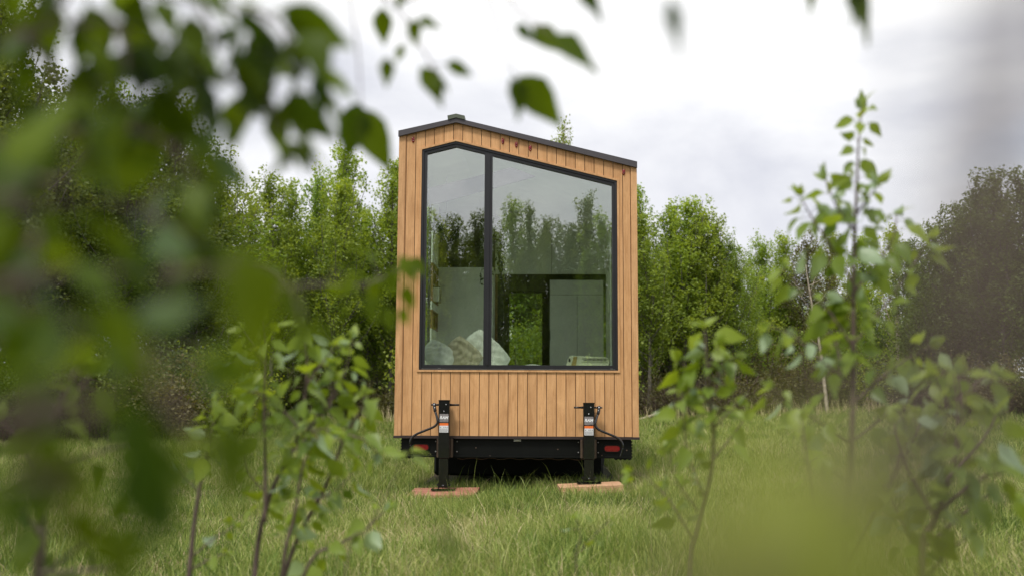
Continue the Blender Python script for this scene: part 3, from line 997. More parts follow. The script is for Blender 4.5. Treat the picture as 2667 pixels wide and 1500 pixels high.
# storage block at left, closet wall at right, loft
mb = MB(); mb.box(-1.214, -.434, S1, 4.199, .612, 2.765); mb.box(-1.214, -.430, S1 - .006, 4.199, 2.7665, 2.79); mb.build('partition', M['white_wall'], H)
mb = MB()
S2 = 4.2
mb.prism([(-.433, 2.80), (.407, 2.80), (.407, 3.575), (-.433, 3.775)], S2, S2 + .03)
mb.prism([(.413, 2.80), (1.213, 2.80), (1.213, 3.372), (.413, 3.573)], S2, S2 + .03)
mb.box(-.433, 1.213, S2 + .003, S2 + .05, 2.785, 2.7995)
mb.build('loft_panel', M['white_wall'], H)
mb = MB(); mb.box(-1.21, 1.213, S2 + .0505, LN - .09, 2.875, 2.93); mb.box(-.25, 1.213, S2 + .031, S2 + .035, 2.93, 3.36); mb.build('loft_floor', M['dark_wall'], H)
mb = MB(); mb.prism([(-1.214, 2.94), (-.36, 2.94), (-.36, 3.74), (AX, 3.83), (-1.214, 3.69)], LN - .3, LN - .27); mb.build('loft_end', M['dark_wall'], H)  # dark colour stands in for the unlit depth of the loft
mb = MB(); mb.box(.383, 1.176, S2 + .02, LN - .5, .612, 2.70)
wd = mb.build('wardrobe', M['dark_wall'], H)
for i, (a, b, z0, z1) in enumerate(((.383, .785, .63, 2.474), (.790, 1.176, .63, 2.474), (.383, 1.176, 2.480, 2.695))):
    mb = MB(); mb.box(a, b, S2, S2 + .018, z0, z1); mb.build('door' if i < 2 else 'top_panel', M['white_wall'], wd)
mb = MB(); mb.box(.3835, .3895, S2 - .012, S2 - .001, 1.80, 1.95); mb.build('handle', M['frame'], wd)
mb = MB(); mb.box(-.432, -.30, S2 + .051, 6.6, .612, 2.874); mb.build('kitchen_cabinet', M['dark_wall'], H)
mb = MB(); mb.box(-.4325, -.394, S2 - .05, S2, .612, 2.76); mb.build('door_post', M['brown_wood'], H)
# bed platform under the window
mb = MB(); mb.box(-1.213, 1.213, .13, 2.3, .612, 1.20); mb.build('bed_base', M['brown_wood'], H)
nxx, nyy = 60, 30
vs = []; fs = []
for j in range(nyy):
    for i in range(nxx):
        x = -1.2 + 2.4 * i / (nxx - 1); y = .14 + 2.1 * j / (nyy - 1)
        z = 1.292 + .012 * math.sin(x * 9 + y * 4) * math.sin(y * 7) + .035 * math.exp(-((x - .14) / .16) ** 2 - ((y - .55) / .15) ** 2)
        if i in (0, nxx - 1) or j in (0, nyy - 1): z = 1.205
        vs.append((x, y, z))
for j in range(nyy - 1):
    for i in range(nxx - 1):
        fs.append((j * nxx + i, j * nxx + i + 1, (j + 1) * nxx + i + 1, (j + 1) * nxx + i))
mb = MB(); mb.add(vs, fs, True); mb.build('mattress', M['fabric_white'], H)

# floor-line trim and trailer chassis
mb = MB(); mb.box(-1.290, 1.292, -.045, .04, .532, .5575); mb.build('floor_trim', M['trim_dark'], H)
mb = MB()
mb.box(-1.205, 1.203, .0, .06, .335, .5315)
mb.box(-1.205, 1.203, -.018, -.0005, .338, .352)
for x in (-.75, .75): mb.box(x - .05, x + .05, .061, LN - .1, .34, .53)
for k in range(1, 12): mb.box(-1.15, 1.15, .061 + k * .6, .10 + k * .6, .40, .53)
mb.box(-1.2, 1.2, .07, LN - .1, .5315, .558)
ch = mb.build('chassis', M['chassis'], H)
for x, z in ((-.62, .50), (-.62, .44 - .045), (-.845, .50), (-.845, .395), (.655, .50), (.655, .395), (.862, .50), (.862, .395), (-.42, .435), (.44, .425), (-.98, .375), (-.90, .365), (.90, .365), (1.16, .42), (-.27, .32 + .03)):
    mb = MB(); mb.tube([(x, .002, z), (x, -.006, z)], .0065, 8); mb.build('bolt', M['steel'] if abs(x) < .87 and abs(x) > .6 else M['bare_steel'], ch)
# mud flaps with ragged edge
for sgn in (-1, 1):
    mb = MB()
    pts = []
    x0, x1 = (-1.215, -1.08) if sgn < 0 else (1.03, 1.215)
    nn = 9
    low = [(x0 + (x1 - x0) * k / (nn - 1), .325 - (.012 if k % 2 else 0)) for k in range(nn)]
    mb.prism(low + [(x1, .525), (x0, .525)], .062, .075)
    for k in range(6):
        xx = x1 + .001 if sgn > 0 else x0 - .010
        mb.box(xx, xx + .009, .062, .075, .34 + k * .031, .34 + k * .031 + .018)
    mb.build('mud_flap', M['rubber'], H)
mb = MB(); mb.box(-.98, .98, 1.1, 3.0, .06, .395, bev=.03); mb.build('underfloor_shade_box', M['chassis'], H)  # black box added to stand for the deep shade under the house
# wheels under the floor
for y in (3.6, 4.45):
    for x in (-1.02, 1.02):
        mb = MB()
        prof = [(.10, .20), (.11, .31), (.085, .345), (-.085, .345), (-.11, .31), (-.10, .20)]
        n = 32; vs = []; fs = []
        for k in range(n):
            a = 2 * PI * k / n
            for px_, r_ in prof: vs.append((x + px_, y + r_ * math.cos(a), .335 + r_ * math.sin(a)))
        for k in range(n):
            l = (k + 1) % n
            for q in range(6):
                w = (q + 1) % 6
                fs.append((k * 6 + q, l * 6 + q, l * 6 + w, k * 6 + w))
        mb.add(vs, fs, True)
        wh = mb.build('wheel', M['rubber'], H)
        mb = MB(); mb.tube([(x - .06, y, .335), (x + .06, y, .335)], .205, 24); mb.build('rim', M['bare_steel'], wh)
# frayed insulation/wiring under the beam
mb = MB()
pts = [(-.62 + i * .055, .05 + .01 * math.sin(i * 2.1), .335 - .014 - .007 * math.sin(i * 1.7)) for i in range(26)]
mb.tube(smooth_curve(pts, 3), .004, 5)
mb.build('cable', M['bare_steel'], ch)
# tail lamps, plate lamp, markers
for x in (-1.0, 1.007):
    def stadium(hx, hz, cx, cz, n=8):
        P = []
        r = min(hx, hz) * .8
        for (sx, sz, a0) in ((1, -1, -90), (1, 1, 0), (-1, 1, 90), (-1, -1, 180)):
            for k in range(n):
                a = R(a0 + 90 * k / (n - 1)); P.append((cx + sx * (hx - r) + r * math.cos(a), cz + sz * (hz - r) + r * math.sin(a)))
        return P
    mb = MB(); mb.ring(stadium(.090, .040, x, .438), stadium(.079, .030, x, .438), -.012, -.001)
    tlm = mb.build('tail_light', M['chassis'], H)
    mb = MB(); mb.prism(stadium(.079, .030, x, .438), -.008, -.001)
    for k in range(7): mb.box(x - .066 + k * .0205, x - .066 + k * .0205 + .012, -.0115, -.0085, .420, .456)
    mb.build('lens', M['red'], tlm)
mb = MB(); mb.ball((.015, -.008, .516), (.030, .010, .009), 12); mb.box(-.022, .052, -.004, -.001, .505, .527); mb.build('plate_lamp', M['clear'], H)
for x, z in ((-1.132, 3.768), (-.157, 3.749), (-.010, 3.710), (.140, 3.671), (1.146, 3.406)):
    z -= .034
    mb = MB(); mb.ball((x, -.024, z), (.017, .008, .034), 12)
    mk = mb.build('marker_light', M['red_dark'], H)
    mb = MB(); mb.ball((x, -.030, z + .003), (.011, .011, .022), 10); mb.build('lens', M['red'], mk)
    mb = MB(); mb.ball((x, -.036, z - .016), (.004, .005, .004), 8); mb.build('screw', M['steel'], mk)


def text_mesh(name, s, size, mat, parent, loc, shear=0.0, bold=.0, thick=.0006):
    cu = bpy.data.curves.new(name, 'FONT'); cu.body = s; cu.size = size; cu.shear = shear; cu.offset = bold
    cu.extrude = thick; cu.align_x = 'CENTER'; cu.align_y = 'CENTER'
    t = bpy.data.objects.new(name, cu); C.objects.link(t)
    bpy.context.view_layer.update()
    me = bpy.data.meshes.new_from_object(t.evaluated_get(bpy.context.evaluated_depsgraph_get()))
    bpy.data.objects.remove(t); bpy.data.curves.remove(cu)
    me.name = name; me.materials.clear(); me.materials.append(mat)
    o = bpy.data.objects.new(name, me); o.rotation_euler = (PI / 2, 0, 0); o.location = loc
    return link(o, parent)


def jack(xc, ztop, zfoot, side):
    """side: -1 crank hangs to the left, +1 to the right"""
    w = .0575
    y0, y1 = -.185, -.075
    mb = MB(); mb.box(xc - w, xc + w, y0, y1, .335, ztop, bev=.006)
    mb.box(xc - w - .002, xc + w + .002, y0 - .002, y1 + .002, ztop - .004, ztop + .006)
    J = mb.build('stabilizer_jack', M['jack'], H)
    J['label'] = 'black %s stabilizer jack with crank' % ('left' if side < 0 else 'right')
    mb = MB(); mb.box(xc - .048, xc + .048, y0 + .008, y1 - .008, zfoot + .03, .3345, bev=.005); mb.build('inner_tube', M['jack'], J)
    # foot
    mb = MB()
    n = 8
    hx, hy = .110, .085
    mb.box(xc - hx, xc + hx, -.13 - hy, -.13 + hy, zfoot, zfoot + .010)
    mb.box(xc - hx - .014, xc - hx, -.13 - hy, -.13 + hy, zfoot + .006, zfoot + .018)
    mb.box(xc + hx, xc + hx + .014, -.13 - hy, -.13 + hy, zfoot + .006, zfoot + .018)
    for s in (-.058, .048): mb.box(xc + s, xc + s + .010, -.17, -.09, zfoot + .0105, zfoot + .075)
    mb.tube([(xc - .07, -.13, zfoot + .055), (xc + .07, -.13, zfoot + .055)], .010, 8)
    mb.tube([(xc + .0, -.176, zfoot + .05), (xc + .0, -.196, zfoot + .05)], .014, 8)
    mb.build('foot_plate', M['jack'], J)
    # mounting bracket, with paint worn to steel at the rims
    mb = MB()
    for s in (-1, 1):
        a = xc + s * (w + .004)
        mb.box(min(a, a + s * .022), max(a, a + s * .022), -.075, -.0005, .340, .528)
    mb.build('bracket', M['bare_steel'], J)
    # through rod
    zr = ztop - .045; yr = -.13
    mb = MB()
    inn = -side
    mb.tube([(xc + inn * w, yr, zr), (xc + inn * (w + .022), yr, zr)], .013, 10)
    mb.tube([(xc + inn * (w + .022), yr, zr), (xc + inn * (w + .095), yr, zr)], .0105, 10)
    mb.tube([(xc + side * w, yr, zr), (xc + side * (w + .055), yr, zr)], .010, 10)
    mb.tube([(xc + side * (w + .050), yr - .020, zr), (xc + side * (w + .050), yr + .018, zr)], .020, 12)
    mb.tube([(xc + side * (w + .060), yr, zr), (xc + side * (w + .085), yr, zr)], .009, 8)
    mb.build('rod', M['jack'], J)
    # crank handle
    pts = [(xc + side * (w + .050), yr - .012, zr - .008), (xc + side * (w + .040), yr - .030, zr - .055), (xc + side * (w + .012), yr - .060, zr - .140), (xc + side * (w + .010), yr - .064, zr - .185), (xc + side * (w + .045), yr - .066, zr - .225),
           (xc + side * (w + .13), yr - .062, zr - .262), (xc + side * (w + .23), yr - .06, zr - .305), (xc + side * (w + .280), yr - .058, zr - .355), (xc + side * (w + .285), yr - .055, zr - .42), (xc + side * (w + .262), yr - .05, zr - .50)]
    cp = smooth_curve(pts, 6)
    mb = MB(); k = 8
    mb.tube(cp[:k], .017, 12); mb.tube(cp[k - 1:-7], .0125, 12); mb.tube(cp[-8:], .0085, 10)
    mb.build('crank', M['jack'], J)
    mb = MB()
    mb.ball((xc + side * (w + .050), yr - .024, zr), (.009, .006, .009), 8)
    mb.ball((xc + .020, y0 - .002, zr + .003), (.0065, .004, .0065), 8); mb.ball((xc - .001, y0 - .002, zr - .066), (.0065, .004, .0065), 8)
    mb.ball((xc + side * (w + .040), yr - .052, zr - .030), (.007, .006, .007), 8)
    mb.build('bolt', M['steel'], J)
    # stickers
    ys = y0 - .0015
    mb = MB(); mb.box(xc - .046, xc + .046, ys, y0 - .0002, ztop - .222, ztop - .138); st = mb.build('sticker', M['silver'], J)
    text_mesh('lettering', 'RAM', .042, M['letter'], J, (xc - .002, ys - .0012, ztop - .177), .25, .0012)
    text_mesh('lettering', 'MANUFACTURING', .0105, M['ink'], J, (xc, ys - .0010, ztop - .211), .2, 0)
    mb = MB(); mb.box(xc - .046, xc + .046, ys, y0 - .0002, ztop - .258, ztop - .232); mb.build('warning_label', M['orange'], J)
    mb = MB(); mb.box(xc - .046, xc + .046, ys, y0 - .0002, ztop - .328, ztop - .2584); mb.build('warning_label', M['label'], J)
    mb = MB()
    rr = random.Random(int(abs(xc) * 100))
    for k in range(5):
        z = ztop - .292 - k * .0075
        a = xc - .040
        while a < xc + .036:
            l = rr.uniform(.006, .016); mb.box(a, min(a + l, xc + .041), ys - .0012, ys - .0003, z, z + .0028); a += l + .003
    for k in range(5):
        z = ztop - .280; a = xc - .038 + k * .017
        if k != 1: mb.box(a, a + .009, ys - .0012, ys - .0003, z + (k % 2) * .002, z + .010)
    mb.build('print', M['ink'], J)
    return J


jack(-.743, .928, .005, -1)
jack(.757, .908, .087, 1)


def hloc(x, y, z):
    return H.matrix_basis @ V((x, y, z)) if False else V((HX + x * math.cos(YAW) - y * math.sin(YAW), HY + x * math.sin(YAW) + y * math.cos(YAW), z))


# pads
mb = MB(); mb.box(-.345, .345, -.23, .23, -.03, 0, bev=.003)
o = mb.build('plywood_board', M['plywood'], None, hloc(-.735, -.36 + .17, .003)); o.rotation_euler = (R(4.0), R(-1.2), YAW + R(-3))
tag(o, 'weathered reddish plywood sheet in the grass under the left jack foot', 'board')
for k in (0, 1):
    mb = MB(); mb.box(-.325, .325, -.14, .14, -.036, 0, bev=.003)
    o = mb.build('wood_plank', M['lumber'], None, hloc(.765 + .01 * k, -.20 - .008 * k, .085 - .0375 * k)); o.rotation_euler = (R(2.5), R(-2.4), YAW + R(5 + k))
    tag(o, ['upper of the two stacked pale planks under the right jack foot', 'lower of the two stacked pale planks, half sunk in the grass'][k], 'plank', 'planks under the right jack')

# ------------------------------------------------------------------ things inside
def cushion(w, h, t, mat, loc, rot, seed, lab, wr=1.0):
    rs = random.Random(seed)
    n = 34
    ph = [rs.uniform(0, 6) for _ in range(8)]
    vs = []; fs = []
    for side in (1, -1):
        for j in range(n + 1):
            for i in range(n + 1):
                u = 2 * i / n - 1; v = 2 * j / n - 1
                e = max(0, (1 - u ** 4) * (1 - v ** 4)) ** .42
                pin = 1 - .10 * (1 - abs(u) ** 2) * abs(v) ** 3 * 1.0
                x = u * w / 2 * (.62 + .38 * math.sqrt(1 - v * v / 2)) * 1.02
                z = v * h / 2 * (.62 + .38 * math.sqrt(1 - u * u / 2)) * 1.02
                wrk = wr * .008 * (math.sin(7 * u + 5 * v + ph[0]) + math.sin(11 * v - 6 * u + ph[1] + 2 * math.sin(3 * u + ph[2])) + .6 * math.sin(19 * u + 9 * v * v + ph[3])) * e
                wrk += wr * .006 * math.exp(-((u * .8 + v * .5 + .1 * math.sin(v * 5 + ph[4])) / .10) ** 2) * -1 * e
                y = side * (t / 2 * e + wrk)
                vs.append((x, -y, z))
    m1 = n + 1
    for s in (0, 1):
        b = s * m1 * m1
        for j in range(n):
            for i in range(n):
                q = (b + j * m1 + i, b + j * m1 + i + 1, b + (j + 1) * m1 + i + 1, b + (j + 1) * m1 + i)
                fs.append(q if s == 0 else tuple(reversed(q)))
    mb = MB(); mb.add(vs, fs, True)
    # piped seam
    o = mb.build('cushion', mat, None, loc)
    o.rotation_euler = rot
    tag(o, lab, 'cushion', 'cushions on the bed behind the window')
    return o


cushion(.37, .27, .17, M['fabric_white'], hloc(-.880, .58, 1.425), (R(-24), R(30), YAW), 1, 'smallest white cushion in the left corner of the window', .8)
cushion(.40, .34, .15, M['fabric_beige'], hloc(-.625, .64, 1.425), (R(-18), R(42), YAW), 2, 'crumpled beige linen cushion between the two white ones', 1.5)
cushion(.54, .40, .20, M['fabric_white'], hloc(-.385, .80, 1.445), (R(-16), R(44), YAW), 3, 'largest white cushion, standing behind the window mullion', 1.)

ap = empty('portable_heater', hloc(.765, .40, 1.30), YAW)
tag(ap, 'cream appliance with slatted dark top grille on the bed by the right window edge', 'appliance')
mb = MB()
P8 = [(-.235, 0), (.215, 0), (.232, .03), (.235, .075), (.205, .100), (-.165, .118), (-.195, .112)]
mb.prism(P8, -.12, .12)
mb.build('body', M['cream'], ap)
mb = MB(); mb.prism([(-.175, .008), (-.125, .008), (-.112, .106), (-.150, .108)], -.124, -.1205); mb.build('side_panel', M['tan'], ap)
mb = MB(); mb.prism([(-.05, .1105), (.185, .100), (.185, .1035), (-.05, .1145)], -.10, .10)
mb.box(-.04, .20, -.1235, -.1205, .060, .088)
gr_ = mb.build('grille', M['grille'], ap)
mb = MB()
for k in range(16):
    x = -.035 + k * .0148; mb.box(x, x + .005, -.1262, -.1238, .058, .090)
    mb.box(x, x + .005, -.10, .10, .1145 - .0 * k - (x + .05) * .044, .118 - (x + .05) * .044)
mb.box(-.06, .215, -.128, -.1205, .089, .095); mb.box(-.06, .215, -.128, -.1205, .052, .0575)
mb.build('slats', M['cream'], ap)
mb = MB(); mb.box(-.225, .21, -.11, .11, -.0, .012); mb.box(-.205, -.185, -.123, -.1205, .05, .085); mb.build('trim', M['grille'], ap)

# books and jars in the niches
random.seed(4)
for i, (y, h, c) in enumerate([(2.95, .19, 'white_wall'), (3.0, .21, 'dark_wall'), (3.05, .18, 'tan'), (3.10, .2, 'white_wall'), (3.16, .16, 'dark_wall'), (3.21, .20, 'brown_wood')]):
    mb = MB(); mb.box(-1.205 - .02, -1.14, y, y + .032, 2.257, 2.257 + h, bev=.002)
    o = mb.build('book', M[c], None)
    o.location = (HX, HY, 0); o.rotation_euler = (0, 0, YAW)
    tag(o, ['white book nearest the window in the upper wall niche', 'tall dark book beside the nearest white one in the niche', 'short tan book in the upper wall niche', 'white book in the middle of the niche row', 'shortest dark book in the niche row', 'brown book at the deep end of the niche row'][i], 'book', 'books in the wall niche')


def leafset_np(pos, dirs, nrms, size, tint, width=.56, curve=.26, fold=.2):
    """detailed pointed ovate leaves. arrays (n,3)"""
    ty = np.array([0, .12, .30, .52, .76, 1.0])
    tw = np.array([.03, .30, .50, .43, .22, .005]) * width * 1.0
    pos = np.asarray(pos, float); n = len(pos)
    d = np.asarray(dirs, float); d /= np.linalg.norm(d, axis=1)[:, None]
    m = np.asarray(nrms, float); m -= d * (m * d).sum(1)[:, None]; m /= np.linalg.norm(m, axis=1)[:, None] + 1e-9
    b = np.cross(d, m)
    s = np.asarray(size, float)[:, None]
    fr = np.random.default_rng(len(pos))
    cv = fr.uniform(.3, 1.8, n)[:, None] * curve; fo = fr.uniform(-.3, 1.6, n)[:, None] * fold
    co = np.empty((n, 18, 3), np.float32)
    for i in range(6):
        base = pos + d * s * ty[i] - m * s * cv * ty[i] ** 2
        wav = .03 * math.sin(i * 2.2)
        co[:, i * 3] = base + b * s * tw[i] + m * s * (fo * tw[i] * 2 + wav)
        co[:, i * 3 + 1] = base
        co[:, i * 3 + 2] = base - b * s * tw[i] + m * s * (fo * tw[i] * 2 - wav)
    q = []
    for i in range(5):
        q += [[i * 3 + 3, i * 3 + 4, i * 3 + 1, i * 3], [i * 3 + 4, i * 3 + 5, i * 3 + 2, i * 3 + 1]]
    quads = ((np.arange(n) * 18)[:, None, None] + np.array(q)[None]).reshape(-1, 4)
    return co.reshape(-1, 3), quads, np.repeat(tint, 18)


# hanging plants
def hanging_plant(x, y, ztop, zpot, r, vines, lab):
    b = hloc(x, y, zpot)
    E = empty('hanging_plant', b, YAW)
    tag(E, lab, 'plant', 'hanging plants inside the window')
    mb = MB(); mb.tube([(0, 0, .05), (0, 0, ztop - zpot)], .0035, 5); mb.build('cord', M['frame'], E)
    mb = MB(); mb.tube([(0, 0, -.07), (0, 0, 0), (0, 0, .05)], [.045, .065, .07], 14); mb.build('pot', M['pot'], E)
    rs = np.random.default_rng(int(abs(x) * 1000))
    P = []; D = []; Nn = []; S = []
    mb = MB()
    for k in range(vines):
        a = rs.uniform(0, 2 * PI); L = rs.uniform(.25, 1.0) * r[1]
        pts = []
        for u in np.linspace(0, 1, 9):
            rr = r[0] * min(1, u * 3) * rs.uniform(.8, 1.1)
            pts.append(V((math.cos(a) * rr, math.sin(a) * rr * .7, .07 + .05 * math.sin(min(1, u * 3) * PI) - L * max(0, u - .15))))
        mb.tube(pts, .002, 3, False)
        for u in np.linspace(.05, 1, int(14 + L * 30)):
            j = min(7, int(u * 8)); f = u * 8 - j
            p = pts[j].lerp(pts[j + 1], f)
            P.append(p); D.append((rs.normal(), rs.normal(), -.9 + rs.normal() * .5)); Nn.append(rs.normal(size=3)); S.append(rs.uniform(.03, .06))
    mb.build('vines', M['leaf_indoor'], E)
    co, q, t = leafset_np(P, D, Nn, S, rs.random(len(P)))
    link(bpy.data.objects.new('foliage', np_mesh('foliage', co, q, t, True, M['leaf_indoor'])), E)


hanging_plant(-.93, 1.7, 3.72, 3.13, (.17, .32), 34, 'bushy dark plant hanging on a cord in the upper left pane')
hanging_plant(-.36, 1.7, 3.75, 3.10, (.15, .95), 26, 'trailing vine plant hanging behind the window mullion')

# ------------------------------------------------------------------ foreground plants
class Plant:
    def __init__(s, name, label, cat, group, base, mat, seed, barkmat='twig'):
        s.E = empty(name, base); s.b = V(base); s.mb = MB(); s.P = []; s.D = []; s.N = []; s.S = []; s.T = []
        s.mat = mat; s.rs = np.random.default_rng(seed); s.bark = barkmat
        tag(s.E, label, cat, group)

    def stem(s, pts, r0, r1, leaves=(0, 1), gap=.035, size=.07, droop=.7, face=.5, pet=.022):
        """pts world points; leaves placed on the fraction interval"""
        cp = smooth_curve(pts, 6)
        n = len(cp)
        s.mb.tube([p - s.b for p in cp], [r0 + (r1 - r0) * i / (n - 1) for i in range(n)], 7)
        if leaves is None: return cp
        cum = [0]
        for i in range(1, n): cum.append(cum[-1] + (cp[i] - cp[i - 1]).length)
        L = cum[-1]; t = leaves[0] * L; k = 0
        a = s.rs.uniform(0, 6)
        while t <= leaves[1] * L + 1e-6:
            i = max(j for j in range(n) if cum[j] <= t + 1e-9); i = min(i, n - 2)
            f = (t - cum[i]) / max(1e-6, cum[i + 1] - cum[i])
            p = cp[i].lerp(cp[i + 1], f); tg = (cp[i + 1] - cp[i]).normalized()
            a += 2.4 + s.rs.normal() * .4
            u = tg.orthogonal().normalized(); w = tg.cross(u)
            out = (u * math.cos(a) + w * math.sin(a)) + tg * .45
            out.normalize()
            q = p + out * pet * s.rs.uniform(.6, 1.5)
            s.mb.tube([p - s.b, q - s.b], [.0011, .0009], 3, False)
            fr = t / L
            s.leaf(q, out + V((0, 0, -droop * s.rs.uniform(.3, 1.5))), size * s.rs.uniform(.45, 1.12) * (1 - .4 * max(0, fr - .9) * 10 * .6), face, None, .35 + .45 * fr + s.rs.normal() * .12)
            t += gap * s.rs.uniform(.6, 1.4)
        # terminal tuft
        if leaves[1] > .97:
            tg = (cp[-1] - cp[-2]).normalized()
            for k in range(4):
                s.leaf(cp[-1], tg + V(s.rs.normal(size=3)) * .55, size * s.rs.uniform(.35, .7), face, None, .85)
        return cp

    def leaf(s, p, d, size, face=.5, nrm=None, tint=None):
        if nrm is None:
            nrm = V(s.rs.normal(size=3)) * (1 - face) + V((0, -face * 1.1, .55))
        s.P.append(tuple(V(p) - s.b)); s.D.append(tuple(d)); s.N.append(tuple(nrm)); s.S.append(size)
        s.T.append(min(1, max(0, s.rs.random() if tint is None else tint)))

    def done(s, trunk='trunk', crown='crown'):
        s.mb.build(trunk, M[s.bark], s.E)
        co, q, t = leafset_np(s.P, s.D, s.N, s.S, np.array(s.T))
        link(bpy.data.objects.new(crown, np_mesh(crown, co, q, t, True, M[s.mat])), s.E)
        return s.E


def PP(lst, d):
    return [at(a[0], a[1], a[2] if len(a) > 2 else d) for a in lst]


def gbase(px, d):
    p = at(px, 1030, d)
    return V((p.x, d, gzf(p.x, d) - .02))


SG = 'poplar saplings near the camera'
# tall sapling on the right
d = 2.6; b = gbase(2195, d)
s = Plant('poplar_sapling', 'tall blurred poplar sapling rising above the treeline at right', 'sapling', SG, b, 'leaf_near', 41)
s.stem([b] + PP([(2205, 1500), (2215, 1250), (2222, 1000), (2222, 800)], d), .012, .006, None)
s.stem(PP([(2222, 800), (2225, 640), (2232, 480), (2236, 380), (2244, 285)], d), .006, .0015, (.02, 1), .014, .078, 1.0, .25)
for pts, g_ in [([(2222, 740), (2170, 650), (2110, 560), (2085, 510)], .034), ([(2224, 760), (2280, 690), (2325, 620), (2335, 560)], .034), ([(2224, 600), (2180, 540), (2150, 470)], .04), ([(2228, 560), (2290, 480)], .04),
                ([(2220, 900), (2150, 800), (2080, 740), (2040, 700)], .045), ([(2220, 900), (2300, 800), (2370, 700), (2420, 620)], .05), ([(2220, 1000), (2130, 930), (2060, 870), (2000, 850)], .04),
                ([(2220, 1050), (2320, 960), (2420, 900)], .045), ([(2215, 1150), (2110, 1080), (2010, 1010)], .04), ([(2215, 1150), (2330, 1060), (2430, 1010)], .045), ([(2222, 1000), (2226, 860), (2215, 760)], .03),
                ([(2215, 1250), (2120, 1190), (2080, 1120)], .06), ([(2200, 1010), (2180, 900), (2140, 830)], .04)]:
    dd = d + s.rs.uniform(-.12, .12)
    s.stem(PP([(*pts[0], d)] + [(x, y, d + (dd - d) * (i + 1) / len(pts)) for i, (x, y) in enumerate(pts[1:])], d), .0038, .0013, (.2, 1), g_ * .42, .076, 1.0, .2)
s.done()
# middle right sapling
d = 2.8; b = gbase(1770, d)
s = Plant('poplar_sapling', 'small yellow-green sapling standing just right of the house', 'sapling', SG, b, 'leaf_near', 42)
s.stem([b] + PP([(1792, 1500), (1812, 1380), (1850, 1230), (1858, 1130)], d), .008, .005, None)
s.stem(PP([(1858, 1130), (1846, 1000), (1838, 900), (1836, 850)], d), .005, .002, (.0, 1), .016, .085, .7, .3)
for pts, g_ in [([(1830, 1290), (1790, 1180), (1780, 1080), (1775, 1020)], .03), ([(1852, 1200), (1900, 1140), (1938, 1090)], .12), ([(1850, 1060), (1800, 970), (1770, 940)], .035), ([(1850, 1000), (1900, 940), (1915, 930)], .04),
                ([(1800, 1400), (1740, 1300), (1690, 1250), (1650, 1225)], .06), ([(1815, 1330), (1755, 1240), (1745, 1180)], .06), ([(1852, 1120), (1920, 1050)], .05), ([(1845, 960), (1870, 900)], .05)]:
    s.stem(PP(pts, d + s.rs.uniform(-.05, .05)), .0035, .0015, (.15, 1), g_ * .42, .074, .8, .25)
s.done()
# right bush
d = 2.15; b = gbase(2400, d)
s = Plant('poplar_sapling', 'dark leafy sapling in the lower right corner', 'sapling', SG, b, 'leaf_near', 43)
s.stem([b] + PP([(2405, 1500), (2440, 1350), (2490, 1200), (2500, 1080), (2490, 975)], d), .009, .003, (.62, 1), .018, .085, 1.1, .4)
for pts, g_ in [([(2470, 1250), (2560, 1150), (2600, 1080)], .035), ([(2440, 1350), (2370, 1230), (2340, 1150), (2330, 1100)], .04), ([(2410, 1480), (2340, 1330), (2300, 1260)], .05), ([(2450, 1330), (2550, 1250), (2620, 1230), (2640, 1210)], .035),
                ([(2420, 1420), (2520, 1330), (2580, 1290), (2620, 1290)], .045), ([(2500, 1100), (2450, 1020), (2430, 980)], .035), ([(2498, 1050), (2560, 990), (2590, 970)], .035), ([(2400, 1520), (2480, 1430), (2520, 1400)], .06), ([(2490, 1180), (2420, 1100), (2400, 1080)], .04)]:
    s.stem(PP(pts, d + s.rs.uniform(-.1, .1)), .004, .0015, (.1, 1), g_ * .48, .080, 1.1, .35)
s.done()
# thin dark stems between
d = 2.3; b = gbase(2170, d)
s = Plant('poplar_sapling', 'thin forked sapling with few leaves left of the dark corner one', 'sapling', SG, b, 'leaf_near', 44)
s.stem([b] + PP([(2150, 1500), (2120, 1330), (2100, 1200), (2085, 1090)], d), .006, .002, (.75, 1), .05, .07, .7)
s.stem(PP([(2160, 1560), (2250, 1400), (2330, 1230), (2345, 1150)], d), .005, .002, (.4, 1), .06, .07, .8)
s.stem(PP([(2250, 1400), (2300, 1300), (2400, 1080), (2350, 1060)], d), .003, .0015, (.4, 1), .07, .065, .8)
s.done()
# left bush
d = 3.0; b = gbase(690, d)
s = Plant('poplar_sapling', 'many-stemmed leafy sapling clump left of the house', 'sapling', SG, b, 'leaf_near', 45)
for pts, r_, lv, g_ in [([(663, 1500), (700, 1300), (770, 1160), (850, 1060), (872, 990)], .010, (.45, 1), .022), ([(740, 1500), (850, 1260), (905, 1120), (950, 1060)], .009, (.45, 1), .024),
                        ([(735, 1500), (765, 1350), (785, 1230), (800, 1180)], .008, (.55, 1), .03), ([(790, 1500), (880, 1420), (960, 1370), (1000, 1330)], .006, (.3, 1), .045), ([(690, 1360), (692, 1200), (688, 1050), (695, 930), (690, 835)], .006, (.38, 1), .034),
                        ([(770, 1160), (795, 1030), (800, 930), (790, 840)], .006, (.25, 1), .026)]:
    s.stem([b + V((s.rs.normal() * .04, s.rs.normal() * .04, 0))] * (1 if pts[0][1] >= 1500 else 0) + PP(pts, d + s.rs.uniform(-.08, .08)), r_, .002, lv if pts[0][1] < 1500 else (.35 + lv[0] * .6, 1), g_ * .48, .078, .9, .25)
